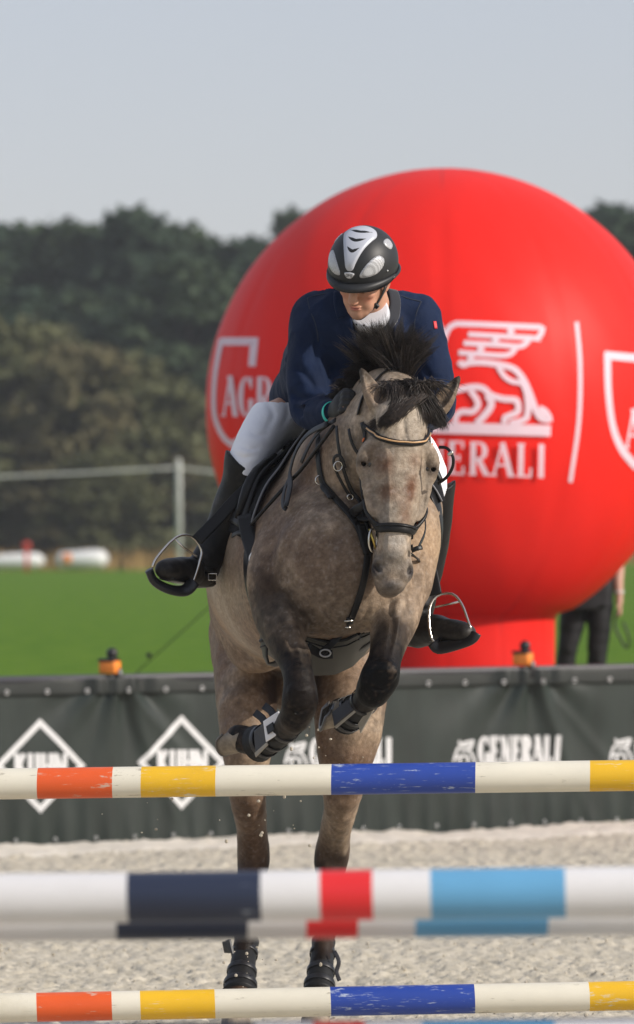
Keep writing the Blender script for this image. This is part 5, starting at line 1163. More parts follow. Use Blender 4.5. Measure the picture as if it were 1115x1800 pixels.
# draw cord and the hanging loop beside the saddle
cs_ = thing('neck_strap', P(520, 830, 19.2), 'thin black cord and hanging strap loop between saddle and neck', 'strap')
p, q = on_surface(HB, [(596, 752), (560, 800), (530, 838), (500, 872), (470, 905), (452, 926)], .02, 5); mb = MB(); mb.tube(p, .0065, 8); mb.build('cord', M_lea, cs_)
p, q = on_surface(HB, [(590, 750), (560, 765), (538, 790), (526, 825), (520, 862), (514, 900)], .03, 5); mb = MB(); mb.ribbon(p, q, .024, .006); mb.build('hanging_strap', M_lea, cs_)
p, q = on_surface(HB, [(513, 902), (506, 896), (508, 870), (516, 850)], .024, 4); mb = MB(); mb.ribbon(p, q, .016, .005); mb.build('strap_end', M_lea, cs_)
p, q = on_surface(HB, [(600, 742), (580, 755), (566, 768), (552, 790), (540, 815)], .022, 4); mb = MB(); mb.ribbon(p, q, .018, .006); mb.build('saddle_strap', M_lea, cs_)

# ------------------------------------------------------------------ rider
rid = thing('person', P(560, 760, 19.75), 'rider in navy jacket, white breeches and black helmet leaning over the jumping horse', 'person')
HCn = P(638, 462, 19.15); RH = Rm(z=-23) @ Rm(x=28) @ Rm(y=9)
def K(x, y, z): return HCn + RH @ np.array([x, y, z])
xs = np.unique(np.round(np.concatenate([np.arange(-.62, -.02, .008), np.arange(-.02, .30, .003), np.arange(.30, .62, .008)]), 5))
ys = np.unique(np.round(np.concatenate([np.arange(18.85, 19.38, .0035), np.arange(19.38, 20.1, .010)]), 5))
zs = np.unique(np.round(np.concatenate([np.arange(1.35, 2.40, .009), np.arange(2.40, 2.66, .003)]), 5))
FB = Field(xs, ys, zs)
def kell(c, r, k=.012, sub=False, R=None): FB.ell(K(*c), r, RH if R is None else RH @ R, k, sub)
kell((0, .005, -.020), (.072, .088, .082), .02); kell((0, -.030, -.075), (.060, .062, .070), .02)
FB.chain([(*K(0, -.045, -.110), .046, .040), (*K(0, -.062, -.140), .030, .030), (*K(0, -.078, -.155), .018, .018)], u=RH @ np.array([1., 0, 0]), k=.02)
for s in (-1, 1):
    FB.chain([(*K(s * .058, .0, -.085), .014, .018), (*K(s * .052, -.020, -.118), .014, .016), (*K(s * .025, -.066, -.150), .012, .014)], k=.02)
    kell((s * .040, -.068, -.078), (.020, .018, .016), .02); kell((s * .030, -.086, -.046), (.022, .012, .008), .01)
    kell((s * .030, -.097, -.062), (.015, .011, .009), .010, True); kell((s * .030, -.080, -.062), (.0125, .0125, .0115), .004)
    kell((s * .010, -.106, -.096), (.008, .009, .007), .006); kell((s * .006, -.112, -.1025), (.0035, .004, .0025), .003, True)
    kell((s * .076, .012, -.075), (.008, .020, .031), .006, R=Rm(x=-12, z=-s * 22)); kell((s * .083, .008, -.072), (.005, .011, .018), .004, True)
    kell((s * .030, -.066, -.115), (.018, .016, .018), .02)
FB.chain([(*K(0, -.092, -.050), .0085, .010), (*K(0, -.106, -.075), .0095, .011), (*K(0, -.117, -.094), .0095, .0095)], k=.012)
kell((0, -.096, -.1185), (.0235, .0085, .0042), .004); kell((0, -.094, -.1285), (.020, .0085, .0050), .004); kell((0, -.104, -.1235), (.022, .006, .0011), .002, True)
kell((0, -.098, -.110), (.004, .006, .007), .006, True)
FB.chain([(*K(0, .02, -.08), .056, .058), (*P(652, 535, 19.31), .060, .062), (*P(650, 560, 19.40), .085, .075)], k=.025)
def fpx(Fd, pts, **kw): Fd.pxchain(pts, **kw)
torso = [(560, 735, 19.85, 66, 60), (575, 680, 19.72, 72, 60), (600, 625, 19.51, 82, 70), (630, 580, 19.40, 86, 60), (645, 552, 19.38, 64, 46)]
armL = [(550, 556, 19.40, 30, 30), (547, 602, 19.37, 27, 28), (541, 662, 19.34, 26, 26), (543, 712, 19.32, 24, 24)]; foreL = [(543, 712, 19.32, 24, 24), (565, 728, 19.20, 21, 22), (586, 726, 19.08, 15, 17)]
armR = [(733, 556, 19.42, 30, 30), (748, 605, 19.40, 27, 27), (760, 660, 19.36, 26, 26), (765, 710, 19.34, 24, 24)]; foreR = [(765, 710, 19.34, 24, 24), (745, 728, 19.22, 20, 22), (722, 730, 19.12, 15, 17)]
thighR = [(524, 735, 19.80, 44, 46), (488, 738, 19.68, 38, 42), (458, 768, 19.57, 31, 35), (433, 810, 19.46, 24, 29), (424, 850, 19.47, 23, 27)]
thighL = [(600, 745, 19.80, 46, 48), (655, 745, 19.64, 44, 46), (712, 780, 19.48, 38, 40), (755, 840, 19.44, 28, 31), (765, 874, 19.46, 24, 27)]
shinR = [(426, 848, 19.47, 25, 28), (412, 885, 19.50, 25, 28), (394, 928, 19.52, 22, 24), (372, 968, 19.50, 17, 19), (360, 992, 19.47, 17, 20)]; footR = [(358, 1004, 19.50, 17, 19), (336, 1004, 19.42, 18, 17), (312, 1002, 19.33, 18, 14), (292, 1000, 19.27, 14, 10)]
shinL = [(765, 870, 19.46, 24, 27), (761, 925, 19.50, 24, 27), (752, 985, 19.52, 22, 24), (740, 1045, 19.50, 19, 21), (733, 1080, 19.48, 19, 22)]; footL = [(728, 1108, 19.50, 19, 24), (756, 1106, 19.42, 20, 19), (790, 1108, 19.33, 17, 14), (820, 1112, 19.27, 14, 10)]
lessr = lambda L, d: [(a, b, D, r1 - d, r2 - d) for a, b, D, r1, r2 in L]
for c in (lessr(torso, 12), lessr(armL, 4), lessr(foreL, 1), lessr(armR, 4), lessr(foreR, 1), lessr(thighR, 7), lessr(thighL, 7), shinR, footR, shinL, footL): fpx(FB, c, k=.02)
def hand(Fd, wrist, palm, grip_ax, curl_dir, back, s=1.0, grow=0.0, thumb_up=1):
    """palm block, four separate curled fingers, thumb from the side of the palm"""
    w = np.array(wrist); p = np.array(palm); g = unit(grip_ax); b = unit(back); f_ = unit(p - w)
    Fd.chain([(*(w), .022 + grow, .026 + grow), (*(w * .4 + p * .6), .018 + grow, .038 + grow), (*p, .017 + grow, .040 + grow)], u=b, k=.012)
    for i, L in enumerate((.040, .045, .042, .034)):
        o_ = p + g * (.0285 - .019 * i) + f_ * .012; k1 = o_ + f_ * L * .62 + b * .002; k2 = k1 + (-b) * L * .60 + f_ * .006; k3 = k2 - b * .006 - f_ * L * .55
        Fd.chain([(*o_, .0092 + grow, .0092 + grow), (*k1, .0088 + grow, .0088 + grow), (*k2, .0082 + grow, .0082 + grow), (*k3, .0072 + grow, .0072 + grow)], k=.005, kin=.004, n=2)
    t0 = w * .45 + p * .55 + g * .034; t1 = t0 + g * .016 + f_ * .026 - b * .010; t2 = t1 + f_ * .022 - b * .016 - g * .008
    Fd.chain([(*t0, .012 + grow, .012 + grow), (*t1, .0105 + grow, .0105 + grow), (*t2, .0085 + grow, .0085 + grow)], k=.008, kin=.004, n=2)
hL = (P(588, 724, 19.06), P(600, 712, 18.99), (0.15, .25, 1), None, (-.95, -.25, 0.1)); hR = (P(720, 728, 19.11), P(712, 716, 19.04), (-.15, .25, 1), None, (.95, -.25, .1))
for h_ in (hL, hR): hand(FB, h_[0], h_[1], h_[2], h_[3], h_[4])
BV, BF = FB.mesh(1); del FB
def skin(V):
    L = (V - HCn) @ RH; c = np.tile(np.array([.56, .30, .20]), (len(V), 1)); n = vnoise(V, 30, 4)
    def b(c, q, r, col, a): 
        d = np.sqrt((((L - q) / r) ** 2).sum(1)); w = np.clip(1.3 - d, 0, 1)[:, None] * a; return c * (1 - w) + np.array(col) * w
    for s in (-1, 1):
        c = b(c, (s * .042, -.075, -.088), .022, (.60, .22, .15), .6); c = b(c, (s * .078, .01, -.07), .03, (.58, .22, .14), .7); c = b(c, (s * .030, -.095, -.045), (.022, .02, .004), (.16, .09, .05), .8); c = b(c, (s * .030, -.095, -.066), (.014, .02, .0025), (.12, .07, .05), .8)
    c = b(c, (0, -.100, -.1235), (.022, .012, .0085), (.50, .14, .12), .9); c = b(c, (0, -.115, -.095), .014, (.60, .25, .17), .5); c = b(c, (0, -.1, -.1235), (.021, .03, .0012), (.15, .03, .03), .8)
    c = b(c, (0, -.07, -.145), (.05, .04, .02), (.42, .25, .18), .35)
    return c * (.93 + .14 * n[:, None])
M_skin = mat('skin', (1, 1, 1), .48, var=0, attr='coat', spec=.4, bump=.06, bscale=220, bdist=.002)
M_skin.node_tree.nodes['Principled BSDF'].inputs['Subsurface Weight'].default_value = .12; M_skin.node_tree.nodes['Principled BSDF'].inputs['Subsurface Radius'].default_value = (.012, .005, .003)
mesh('body', BV, BF, M_skin, rid, colors=skin(BV))
# hair at the temples and nape
M_rh = mat('short brown hair', (.07, .045, .028), .6, bump=.5, bscale=260, bdist=.003)
FF = Field(np.arange(-.02, .30, .004), np.arange(19.0, 19.42, .004), np.arange(2.40, 2.68, .004)); FF.ell(K(0, .012, -.022), (.0765, .088, .080), RH, .01); FF.cut_plane(K(0, -.055, -.05), RH @ np.array([0, -.85, -.35])); v, f = FF.mesh(1); mesh('hair', v, f, M_rh, rid)
# jacket
M_navy = mat('navy jacket cloth', (0.0060, 0.0150, 0.046), .8, var=.18, scale=9, bump=.35, bscale=14, bdist=.025, sheen=.05, spec=.18)
M_navy2 = mat('dark collar cloth', (0.012, 0.014, 0.022), .85, bump=.4, bscale=400, bdist=.001, sheen=.5)
M_seam = mat('pale seam', (0.014, 0.022, 0.042), .8)
g = lambda L, d: [(a, b, D, r1 + d, r2 + d) for a, b, D, r1, r2 in L]
FJ = box_field((-.34, 18.95, 2.0), (.52, 20.15, 2.62), .0065)
fpx(FJ, [(640, 742, 19.56, 40, 34), (700, 752, 19.44, 38, 32), (735, 745, 19.40, 26, 26)], k=.04); fpx(FJ, [(575, 722, 19.74, 50, 36), (620, 722, 19.66, 44, 34), (660, 716, 19.64, 36, 30)], k=.05); fpx(FJ, [(575, 715, 19.62, 60, 44), (618, 686, 19.41, 56, 42), (626, 640, 19.42, 70, 40)], k=.05); fpx(FJ, [(556, 716, 19.90, 82, 48), (566, 690, 19.84, 84, 60)] + g(torso[1:4], 12) + [(642, 548, 19.40, 72, 46), (648, 530, 19.37, 42, 38)], k=.03)  # first three chains: unseen extra cloth added to block sun from the thigh
for A_, B_ in ((g(armL, 6), g(foreL, 7)), (g(armR, 6), g(foreR, 7))): fpx(FJ, A_, k=.045); fpx(FJ, B_[:-1] + [(B_[-1][0], B_[-1][1], B_[-1][2], 19, 21)], k=.02)
fpx(FJ, [(560, 548, 19.40, 26, 24), (600, 536, 19.39, 24, 26), (645, 530, 19.38, 28, 30), (690, 536, 19.40, 24, 26), (727, 550, 19.42, 26, 24)], k=.04)
FJ.ell(P(545, 716, 19.30), m(33, 19.3), k=.02); FJ.ell(P(764, 714, 19.32), m(33, 19.3), k=.02); fpx(FJ, [(556, 724, 19.26, 30, 31), (572, 728, 19.17, 25, 26)], k=.02); fpx(FJ, [(755, 722, 19.27, 30, 31), (740, 729, 19.19, 25, 26)], k=.02)
# creases: elbow, armpit, waist
for q in ([(508, 690, 19.28, 4, 6), (530, 700, 19.24, 4, 6), (556, 690, 19.22, 3, 5)], [(512, 722, 19.26, 4, 5), (535, 722, 19.22, 4, 6), (556, 706, 19.2, 3, 5)], [(778, 690, 19.28, 3, 5), (760, 700, 19.24, 4, 6), (745, 690, 19.24, 3, 5)], [(783, 722, 19.28, 3, 5), (765, 724, 19.22, 4, 6)], [(515, 640, 19.28, 3, 5), (535, 650, 19.27, 4, 5)]):
    fpx(FJ, q, k=.018, sub=True)
JV, JF = FJ.mesh(1); del FJ
_q = JV @ Rm(y=35).T * [1, 1, .45]; rid_ = 1 - np.abs(2 * vnoise(_q, 17, 15) - 1); rid2 = 1 - np.abs(2 * vnoise(JV @ Rm(y=-40).T * [1, 1, .4], 12, 16) - 1)
_jb = box_n = (JV - np.array([P(600, 640, 19.5)[0], 19.5, P(600, 640, 19.5)[2]])); _jb = _jb / np.linalg.norm(_jb, axis=1)[:, None]
JV = JV + _jb * ((rid_ ** 3) * .006 + (rid2 ** 3) * .006)[:, None] + (vnoise(JV, 9, 5) - .5)[:, None] * .008
for pth, w_, dp in (([(510, 688), (530, 700), (554, 697)], 5, .010), ([(514, 712), (535, 717), (558, 708)], 5, .009), ([(526, 648), (546, 670), (556, 692)], 5, .008), ([(552, 575), (558, 600), (554, 632)], 6, .010), ([(604, 560), (614, 600), (628, 640)], 5, .008), ([(748, 690), (765, 700), (790, 693)], 5, .010), ([(742, 640), (754, 660), (780, 668)], 5, .008), ([(724, 575), (720, 605), (728, 640)], 6, .009), ([(516, 600), (530, 625), (534, 650)], 6, -.007), ([(485, 640), (492, 670), (488, 700)], 6, .010), ([(520, 545), (540, 552), (560, 570)], 6, .006)):
    JV = crease(JV, pth, w_, dp, 20.1)
jk = mesh('jacket', JV, JF, M_navy, rid); JB = bvh_of(JV, JF)
def jstrip(name, path, w, t, m_, lift=.003, parent=jk):
    p, q = on_surface(JB, path, lift, 5, 5); mb = MB(); mb.ribbon(p, q, w, t); return mb.build(name, m_, parent)
jstrip('shirt_front', [(650, 560), (645, 580), (640, 610), (634, 640)], [.09] * 6 + [.07] * 5 + [.05] * 5, .004, mat('dark shirt', (0.010, 0.012, 0.020), .8), .003)
jstrip('lapel', [(604, 530), (606, 560), (614, 590), (626, 620), (632, 640)], [.03] * 5 + [.055] * 8 + [.045] * 5 + [.02] * 3, .006, M_navy, .007)
jstrip('lapel', [(694, 524), (688, 555), (672, 590), (655, 620), (645, 640)], [.03] * 5 + [.055] * 8 + [.045] * 5 + [.02] * 3, .006, M_navy, .007)
jstrip('collar', [(684, 506), (692, 525), (690, 555), (676, 572)], .048, .008, M_navy2, .010); jstrip('collar', [(598, 516), (598, 535), (604, 558)], .042, .008, M_navy, .010)
for L in ([(541, 524), (545, 545), (556, 570), (560, 600)], [(741, 530), (732, 550), (727, 580), (726, 605)], [(690, 513), (715, 524), (740, 530)], [(600, 515), (570, 516), (541, 524)]): jstrip('seam', L, .004, .002, M_seam, .001)
jstrip('sleeve_badge', [(764, 565), (766, 578)], .013, .003, mat('red badge', (.65, .03, .04), .6), .002)
# stock collar
neckc = P(649, 546, 19.255)
cb = MB(); ax = unit(K(0, .02, -.08) - P(650, 560, 19.40)); R = np.column_stack([unit(np.cross((0, 1, 0), ax)), unit(np.cross(ax, np.cross((0, 1, 0), ax))), ax])
cb.lathe(neckc - ax * .024, [(.056, -.005), (.070, -.004), (.068, .012), (.0665, .026), (.060, .028)], 36, R); co = cb.build('stock_collar', mat('white stock', (.62, .63, .68), .7, bump=.1, bscale=40), rid)
cv = bvh_of(np.array(cb.v), np.array([q for q in cb.f if len(q) == 4]))
for x, y in ((622, 560), (633, 564), (645, 563), (627, 570), (652, 555), (640, 572)):
    h, nn = hit(cv, x, y)
    if h is not None: mb = MB(); mb.ball(h, (.0042, .0042, .0042), 8); mb.build('dot', M_blk, co)
# helmet
M_helm = mat('black matt helmet', (0.018, 0.019, 0.021), .48, var=.1, spec=.4)
M_hsil = mat('silver helmet panel', (0.50, 0.52, 0.58), .36, metal=.1, var=.05); M_mesh = None
RX, RY, RZ = .1165, .140, .121
def dome(lat, v, lift=0.0):
    la, vv = math.radians(lat), math.radians(v); d = np.array([math.sin(la), -math.cos(la) * math.cos(vv), math.cos(la) * math.sin(vv)])
    return K(*(d * np.array([RX, RY, RZ]) + d * lift + np.array([0, .004, 0])))
hm = MB(); n = 48; rows = []
for el in list(np.linspace(90, -12, 22)) + [-20, -26]:
    r = []
    for k in range(n):
        a = 2 * math.pi * k / n; e = math.radians(el if el > -13 else el); back = .5 - .5 * math.cos(a)
        ee = e if el > 0 else e * (1 + .55 * (1 if math.cos(a) < 0 else 0) * -math.cos(a))
        x, y, z = math.sin(a) * math.cos(ee) * RX, -math.cos(a) * math.cos(ee) * RY, math.sin(ee) * RZ; r.append(K(x, y + .004, z))
    rows.append(r)
v = sum(rows, []); f = [(j * n + i, (j + 1) * n + i, (j + 1) * n + (i + 1) % n, j * n + (i + 1) % n) for j in range(len(rows) - 1) for i in range(n)]
v2 = [HCn + (np.array(p) - HCn) * .93 for p in v]; o_ = len(v); f += [tuple(o_ + i for i in q[::-1]) for q in f]; L_ = (len(rows) - 1) * n
f += [(L_ + i, o_ + L_ + i, o_ + L_ + (i + 1) % n, L_ + (i + 1) % n) for i in range(n)]
helm = mesh('helmet', v + v2, f, M_helm, rid)
mb = MB(); outer = []; inner = []; und = []; N_2 = 30
for a in np.linspace(-86, 86, N_2):
    ar = math.radians(a); c_ = math.cos(ar) ** .8; e = math.radians(-9)
    pin = np.array([math.sin(ar) * RX * .99, -math.cos(ar) * RY * .99 + .004, -.012 - .012 * (1 - c_)]); out = pin + np.array([math.sin(ar) * .006, -math.cos(ar) * .030 * c_ - .001, -.006 * c_ - .012 + .008 * (1 - c_)])
    mid = (pin + out) / 2 + np.array([0, -.004, .006]); inner.append(K(*pin)); und.append((K(*mid), K(*out), K(*(out + [0, .004, -.005])), K(*(mid + [0, .006, -.008]))))
vv = []; 
for p, (a, b, c, d) in zip(inner, und): vv += [p, a, b, c, d]
mb.add(vv, [(i * 5 + j, i * 5 + j + 1, i * 5 + j + 6, i * 5 + j + 5) for i in range(N_2 - 1) for j in range(4)]); mb.build('visor', M_helm, helm)
mb = MB(); mb.tube([K(math.sin(a) * RX * 1.01, -math.cos(a) * RY * 1.01 + .004, -.030 - .016 * (-math.cos(a) if math.cos(a) < 0 else 0)) for a in np.linspace(1.3, 4.98, 30)], .006, 8); mb.build('rim', M_blk, helm)
def patch(name, outline, lift, m_, parent, nr=7, edge=.35):
    """raised panel: outline = closed list of (lat, v)"""
    o2 = np.array(outline, float); c = o2.mean(0); N = len(o2); v = [dome(*c, lift)]; f = []
    for j in range(1, nr + 1):
        t = j / nr; l = lift if j < nr - 1 else (lift * .85 if j == nr - 1 else -.001)
        tt = t if j < nr else 1.0
        for p in o2: q = c + (p - c) * (tt if j < nr - 1 else (.97 if j == nr - 1 else 1.0)); v.append(dome(q[0], q[1], l))
    for i in range(N): f.append((0, 1 + i, 1 + (i + 1) % N))
    for j in range(nr - 1):
        for i in range(N): f.append((1 + j * N + i, 1 + (j + 1) * N + i, 1 + (j + 1) * N + (i + 1) % N, 1 + j * N + (i + 1) % N))
    return mesh(name, v, f, m_, parent)
def closed(pts, n=6): 
    p = np.array(pts + pts[:1], float); Q = np.vstack([p[-2], p, p[1]]); out = []
    for i in range(1, len(Q) - 2):
        for t in np.linspace(0, 1, n, endpoint=False):
            a, b, c, d = Q[i - 1], Q[i], Q[i + 1], Q[i + 2]; out.append(0.5 * (2 * b + (c - a) * t + (2 * a - 5 * b + 4 * c - d) * t * t + (3 * b - a - 3 * c + d) * t ** 3))
    return out
sp = patch('front_panel', closed([(0, 15), (6, 18), (10, 30), (17, 50), (25, 70), (29, 86), (21, 99), (0, 104), (-21, 99), (-29, 86), (-25, 70), (-17, 50), (-10, 30), (-6, 18)]), .0045, M_hsil, helm)
for vv_, w_ in ((84, 20), (66, 16), (48, 11)):
    top_ = [(l, vv_ + 5 * (l / w_) ** 2) for l in np.linspace(-w_, w_, 9)]; bot = [(l, vv_ - 4.5 + 9.5 * (l / w_) ** 2) for l in np.linspace(w_, -w_, 9)][1:-1]
    patch('air_slot', top_ + bot, .0056, M_blk, sp, nr=3)
MM = bpy.data.materials.new('silver wire mesh'); MM.use_nodes = True; nn_ = MM.node_tree; b_ = nn_.nodes['Principled BSDF']; tc = nn_.nodes.new('ShaderNodeTexCoord'); mp = nn_.nodes.new('ShaderNodeMapping'); mp.inputs['Rotation'].default_value = (.3, .5, .785)
ck = nn_.nodes.new('ShaderNodeTexChecker'); ck.inputs['Scale'].default_value = 330; ck.inputs['Color1'].default_value = (.62, .63, .65, 1); ck.inputs['Color2'].default_value = (.25, .25, .26, 1)
nn_.links.new(tc.outputs['Object'], mp.inputs[0]); nn_.links.new(mp.outputs[0], ck.inputs['Vector']); nn_.links.new(ck.outputs[0], b_.inputs['Base Color']); b_.inputs['Metallic'].default_value = .2; b_.inputs['Roughness'].default_value = .35
for s in (-1, 1):
    patch('side_vent', closed([(s * 17, 8), (s * 27, 4), (s * 46, 10), (s * 56, 26), (s * 56, 46), (s * 44, 50), (s * 27, 28)]), .002, MM, helm); patch('rear_vent', closed([(s * 42, 86), (s * 52, 82), (s * 60, 92), (s * 56, 112), (s * 44, 108)]), .002, MM, helm)
em = patch('emblem', closed([(-8, 12), (0, 13.5), (8, 12), (8, 9), (4, 4), (0, 3), (-4, 4), (-8, 9)], 4), .0025, mat('emblem silver', (.6, .6, .62), .35, metal=.3), helm)
mk = Marks(lambda x, y, l: dome(x, y, .0032 + l), 0.0003); word(mk, 'aPa', (-5.4, 6.2), (1, 0), (0, 4.4), [3.7, 3.7, 3.7], .8); mk.build('letters', M_blk, em)
mb = MB(); mb.ball(dome(66, 10, .0), .004, 8); mb.build('rivet', M_silver, helm)
mb = MB()
for L in ([(.088, -.006, -.018), (.082, -.012, -.060), (.074, -.024, -.098), (.052, -.050, -.138), (.020, -.074, -.168), (0, -.078, -.174), (-.030, -.066, -.160), (-.060, -.035, -.115), (-.080, -.012, -.055), (-.088, -.006, -.018)], [(.084, .030, -.040), (.080, .018, -.075), (.074, -.020, -.098)]):
    p = catmull([K(*q) for q in L], 5); mb.ribbon(p, [unit(q - K(0, 0, -.09)) for q in p], .011, .004)
cs = mb.build('chin_strap', M_blk, helm); mb = MB(); mb.box(K(.058, -.046, -.132), (.020, .012, .018), RH @ Rm(y=40), bev=.003); mb.build('buckle', M_blk, cs)
# breeches
M_white = mat('white breeches', (0.86, 0.86, 0.90), .8, var=.03, bump=.35, bscale=22, bdist=.012, sheen=.1)
FP = box_field((-.32, 19.25, 1.65), (.45, 20.12, 2.25), .0065)
fpx(FP, [(558, 742, 19.86, 76, 68), (562, 700, 19.88, 74, 60)], k=.04); fpx(FP, g(thighR, 5), k=.04); fpx(FP, g(thighL, 5), k=.04)
v, f = FP.mesh(1); v = v + (vnoise(v, 14, 6) - .5)[:, None] * .006
for pth, w_, dp in (([(412, 798), (430, 805), (450, 800)], 4, .007), ([(420, 782), (440, 790), (458, 786)], 4, .006), ([(470, 705), (480, 730), (468, 758)], 6, .008), ([(500, 700), (506, 725), (498, 750)], 5, .007), ([(440, 760), (452, 766), (470, 764)], 4, .005)): v = crease(v, pth, w_, dp, 20.1)
if True: mesh('breeches', v, f, M_white, rid)
# riding boots
M_rb = mat('black boot leather', (0.008, 0.0075, 0.0075), .48, spec=.25, col2=(.050, .043, .036), thr=(.52, .78), scale=9, bump=.4, bscale=22, bdist=.008)
for sh_, ft, cutp, cutn, lo_b, hi_b in ((g(shinR, 8), g(footR, 7), P(428, 814, 19.45), (-.62, 0, 1.0), (-.70, 19.1, 1.3), (-.15, 19.75, 2.1)), (g(shinL, 7), g(footL, 6), P(768, 868, 19.45), (.55, 0, 1.0), (.28, 19.1, 1.2), (.62, 19.75, 2.0))):
    s = -1 if cutp[0] < 0 else 1; FR = box_field(lo_b, hi_b, .006)
    top_pt = sh_[0]; up_pt = (top_pt[0] - s * -4 * (0), top_pt[1] - 42, top_pt[2] - .0, top_pt[3] + 2, top_pt[4] + 2)
    if s < 0: up_pt = (434, 796, 19.46, 37, 40)
    else: up_pt = (767, 836, 19.44, 33, 38)
    fpx(FR, [up_pt] + sh_, k=.03); fpx(FR, [(sh_[-1][0], sh_[-1][1], sh_[-1][2], 20, 22)] + ft, k=.025); fpx(FR, [(ft[0][0], ft[0][1] - 8, ft[0][2] + .01, 18, 18), (ft[0][0] + s * -2, ft[0][1] + 10, ft[0][2] + .02, 17, 17)], k=.02)
    cn = unit(np.array([-s * -.75, 0, 1.0])) if False else unit(np.array([s * -.80 * -1 * -1, 0, 1.0]))
    FR.cut_plane(cutp, unit(np.array([(.85 if s < 0 else -.75), -.15, 1.0])))
    a_, b_2 = sh_[-1], ft[0]
    for dy in (-10, 0, 9): fpx(FR, [(a_[0] - 22, a_[1] + dy, a_[2] - .05, 2.2, 3), (a_[0], a_[1] + dy + 4, a_[2] - .055, 2.2, 3), (a_[0] + 22, a_[1] + dy, a_[2] - .04, 2.2, 3)], k=.008, sub=True)
    v, f = FR.mesh(1); v = v + (vnoise(v, 20, 7) - .5)[:, None] * .006; bo = mesh('riding_boot', v, f, M_rb, rid)
    t = catmull([P(a, b + r1 * .78, D) for a, b, D, r1, r2 in ft], 4); mb = MB(); mb.tube(t[2:], [m(q, 19.3) for q in np.linspace(17, 15, len(t) - 2)], 14, ry=.007, up=(0, 0, 1)); mb.build('sole', M_blk, bo)
    h0 = P(ft[0][0] + s * -2, ft[0][1] + 22, ft[0][2] + .01); mb = MB(); mb.box(h0, (.062, .06, .026), Rm(z=s * 40, y=s * 6), bev=.008); mb.build('heel', M_blk, bo)
    mb = MB(); c = P(a_[0] + (14 if s < 0 else -4), a_[1] + 22, a_[2] - .055); ring_ = [c + Rm(z=s * 10) @ np.array([.014 * x, 0, .011 * z]) for x, z in ((-1, -1), (1, -1), (1, 1), (-1, 1))]; mb.tube(ring_, .002, 6, closed=True); mb.build('spur_buckle', M_steel, bo)
    pts, nr = [], []
    for a in np.linspace(0, 360, 40, endpoint=False):
        d = unit(np.array([math.cos(math.radians(a)), math.sin(math.radians(a)), .12 * s * math.cos(math.radians(a))])); c = P(a_[0], a_[1] + 8, a_[2]); pts.append(c + d * .052 * np.array([.88, .98, 1])); nr.append(d)
    mb = MB(); mb.ribbon(pts, nr, .014, .004, closed=True); mb.build('spur_strap', M_lea, bo)
# gloves and wrist band
M_glove = mat('black glove', (0.012, 0.011, 0.011), .6, bump=.3, bscale=90, bdist=.002)
for h_, lo_b, hi_b in ((hL, hL[1] - .13, hL[1] + .13), (hR, hR[1] - .13, hR[1] + .13)):
    FG = box_field(lo_b, hi_b, .0035); hand(FG, h_[0], h_[1], h_[2], h_[3], h_[4], grow=.0018); v, f = FG.mesh(1); gl = mesh('glove', v, f, M_glove, rid)
wr = unit(hL[1] - hL[0]); mb = MB(); c = P(584, 726, 19.065); u = unit(np.cross(wr, (0, 0, 1))); v_ = np.cross(wr, u); pts = [c + (u * math.cos(a) * .033 + v_ * math.sin(a) * .037) for a in np.linspace(0, 6.283, 28, endpoint=False)]
mb.ribbon(pts, [unit(p - c) for p in pts], .016, .005, closed=True); mb.build('wrist_band', mat('turquoise band', (.05, .62, .50), .5), rid)

# ------------------------------------------------------------------ person standing behind the balloon
gd_ = float(ground_h(39.2)); PD = 39.2
pe = thing('person', (P(1030, 1100, PD)[0], PD, gd_), 'person in black trousers holding a dark cord, half hidden by the red balloon', 'person')
FQ = box_field((P(950, 0, PD)[0], PD - .35, gd_ - .02), (P(1115, 0, PD)[0] + .22, PD + .35, gd_ + 1.82), .011)
px2 = lambda x: P(x, 1100, PD)[0]; hx = px2(1036)
def up(L, k=.03): FQ.chain([(x, PD + y, gd_ + z, a, b) for x, y, z, a, b in L], k=k)
up([(px2(1022), 0, .92, .085, .10), (px2(1008), -.02, .72, .075, .085), (px2(998), -.02, .5, .056, .064), (px2(989), .02, .28, .052, .055), (px2(979), .03, .09, .036, .042)]); up([(px2(979), .03, .05, .04, .04), (px2(976), -.12, .03, .04, .028)])
up([(px2(1056), 0, .92, .085, .10), (px2(1054), -.02, .72, .075, .085), (px2(1050), -.02, .5, .056, .064), (px2(1045), .02, .28, .052, .055), (px2(1041), .03, .09, .036, .042)]); up([(px2(1041), .03, .05, .04, .04), (px2(1041), -.12, .03, .04, .028)])
up([(hx, 0, .92, .15, .11), (hx, 0, 1.1, .14, .10), (hx, 0, 1.3, .17, .115), (hx, 0, 1.43, .13, .08), (hx, 0, 1.52, .055, .055)]); 
up([(hx, -.01, 1.52, .052, .055), (hx, -.02, 1.60, .062, .075), (hx, -.01, 1.68, .070, .088), (hx, 0, 1.735, .05, .06)]); FQ.ell((hx, PD - .11, gd_ + 1.63), (.012, .02, .02), k=.01)
ax_ = px2(1087)
up([(hx + .17, 0, 1.40, .05, .05), (hx + .21, .02, 1.15, .042, .042), (ax_, -.03, .96, .035, .035), (ax_ + .005, -.06, .87, .024, .026), (ax_ + .005, -.07, .80, .022, .036)], .02); up([(hx - .17, 0, 1.40, .05, .05), (hx - .21, .02, 1.15, .042, .042), (hx - .2, -.03, .90, .03, .03), (hx - .2, -.06, .80, .022, .036)], .02)
for q in range(4): up([(ax_ + .002 + .004 * q, -.09 + .018 * q, .78, .009, .009), (ax_ + .004 + .003 * q, -.092 + .018 * q, .74, .008, .008), (ax_ - .01, -.085 + .018 * q, .715, .007, .007)], .006)
up([(ax_ + .01, -.09, .81, .010, .010), (ax_ - .012, -.115, .775, .009, .009)], .006)
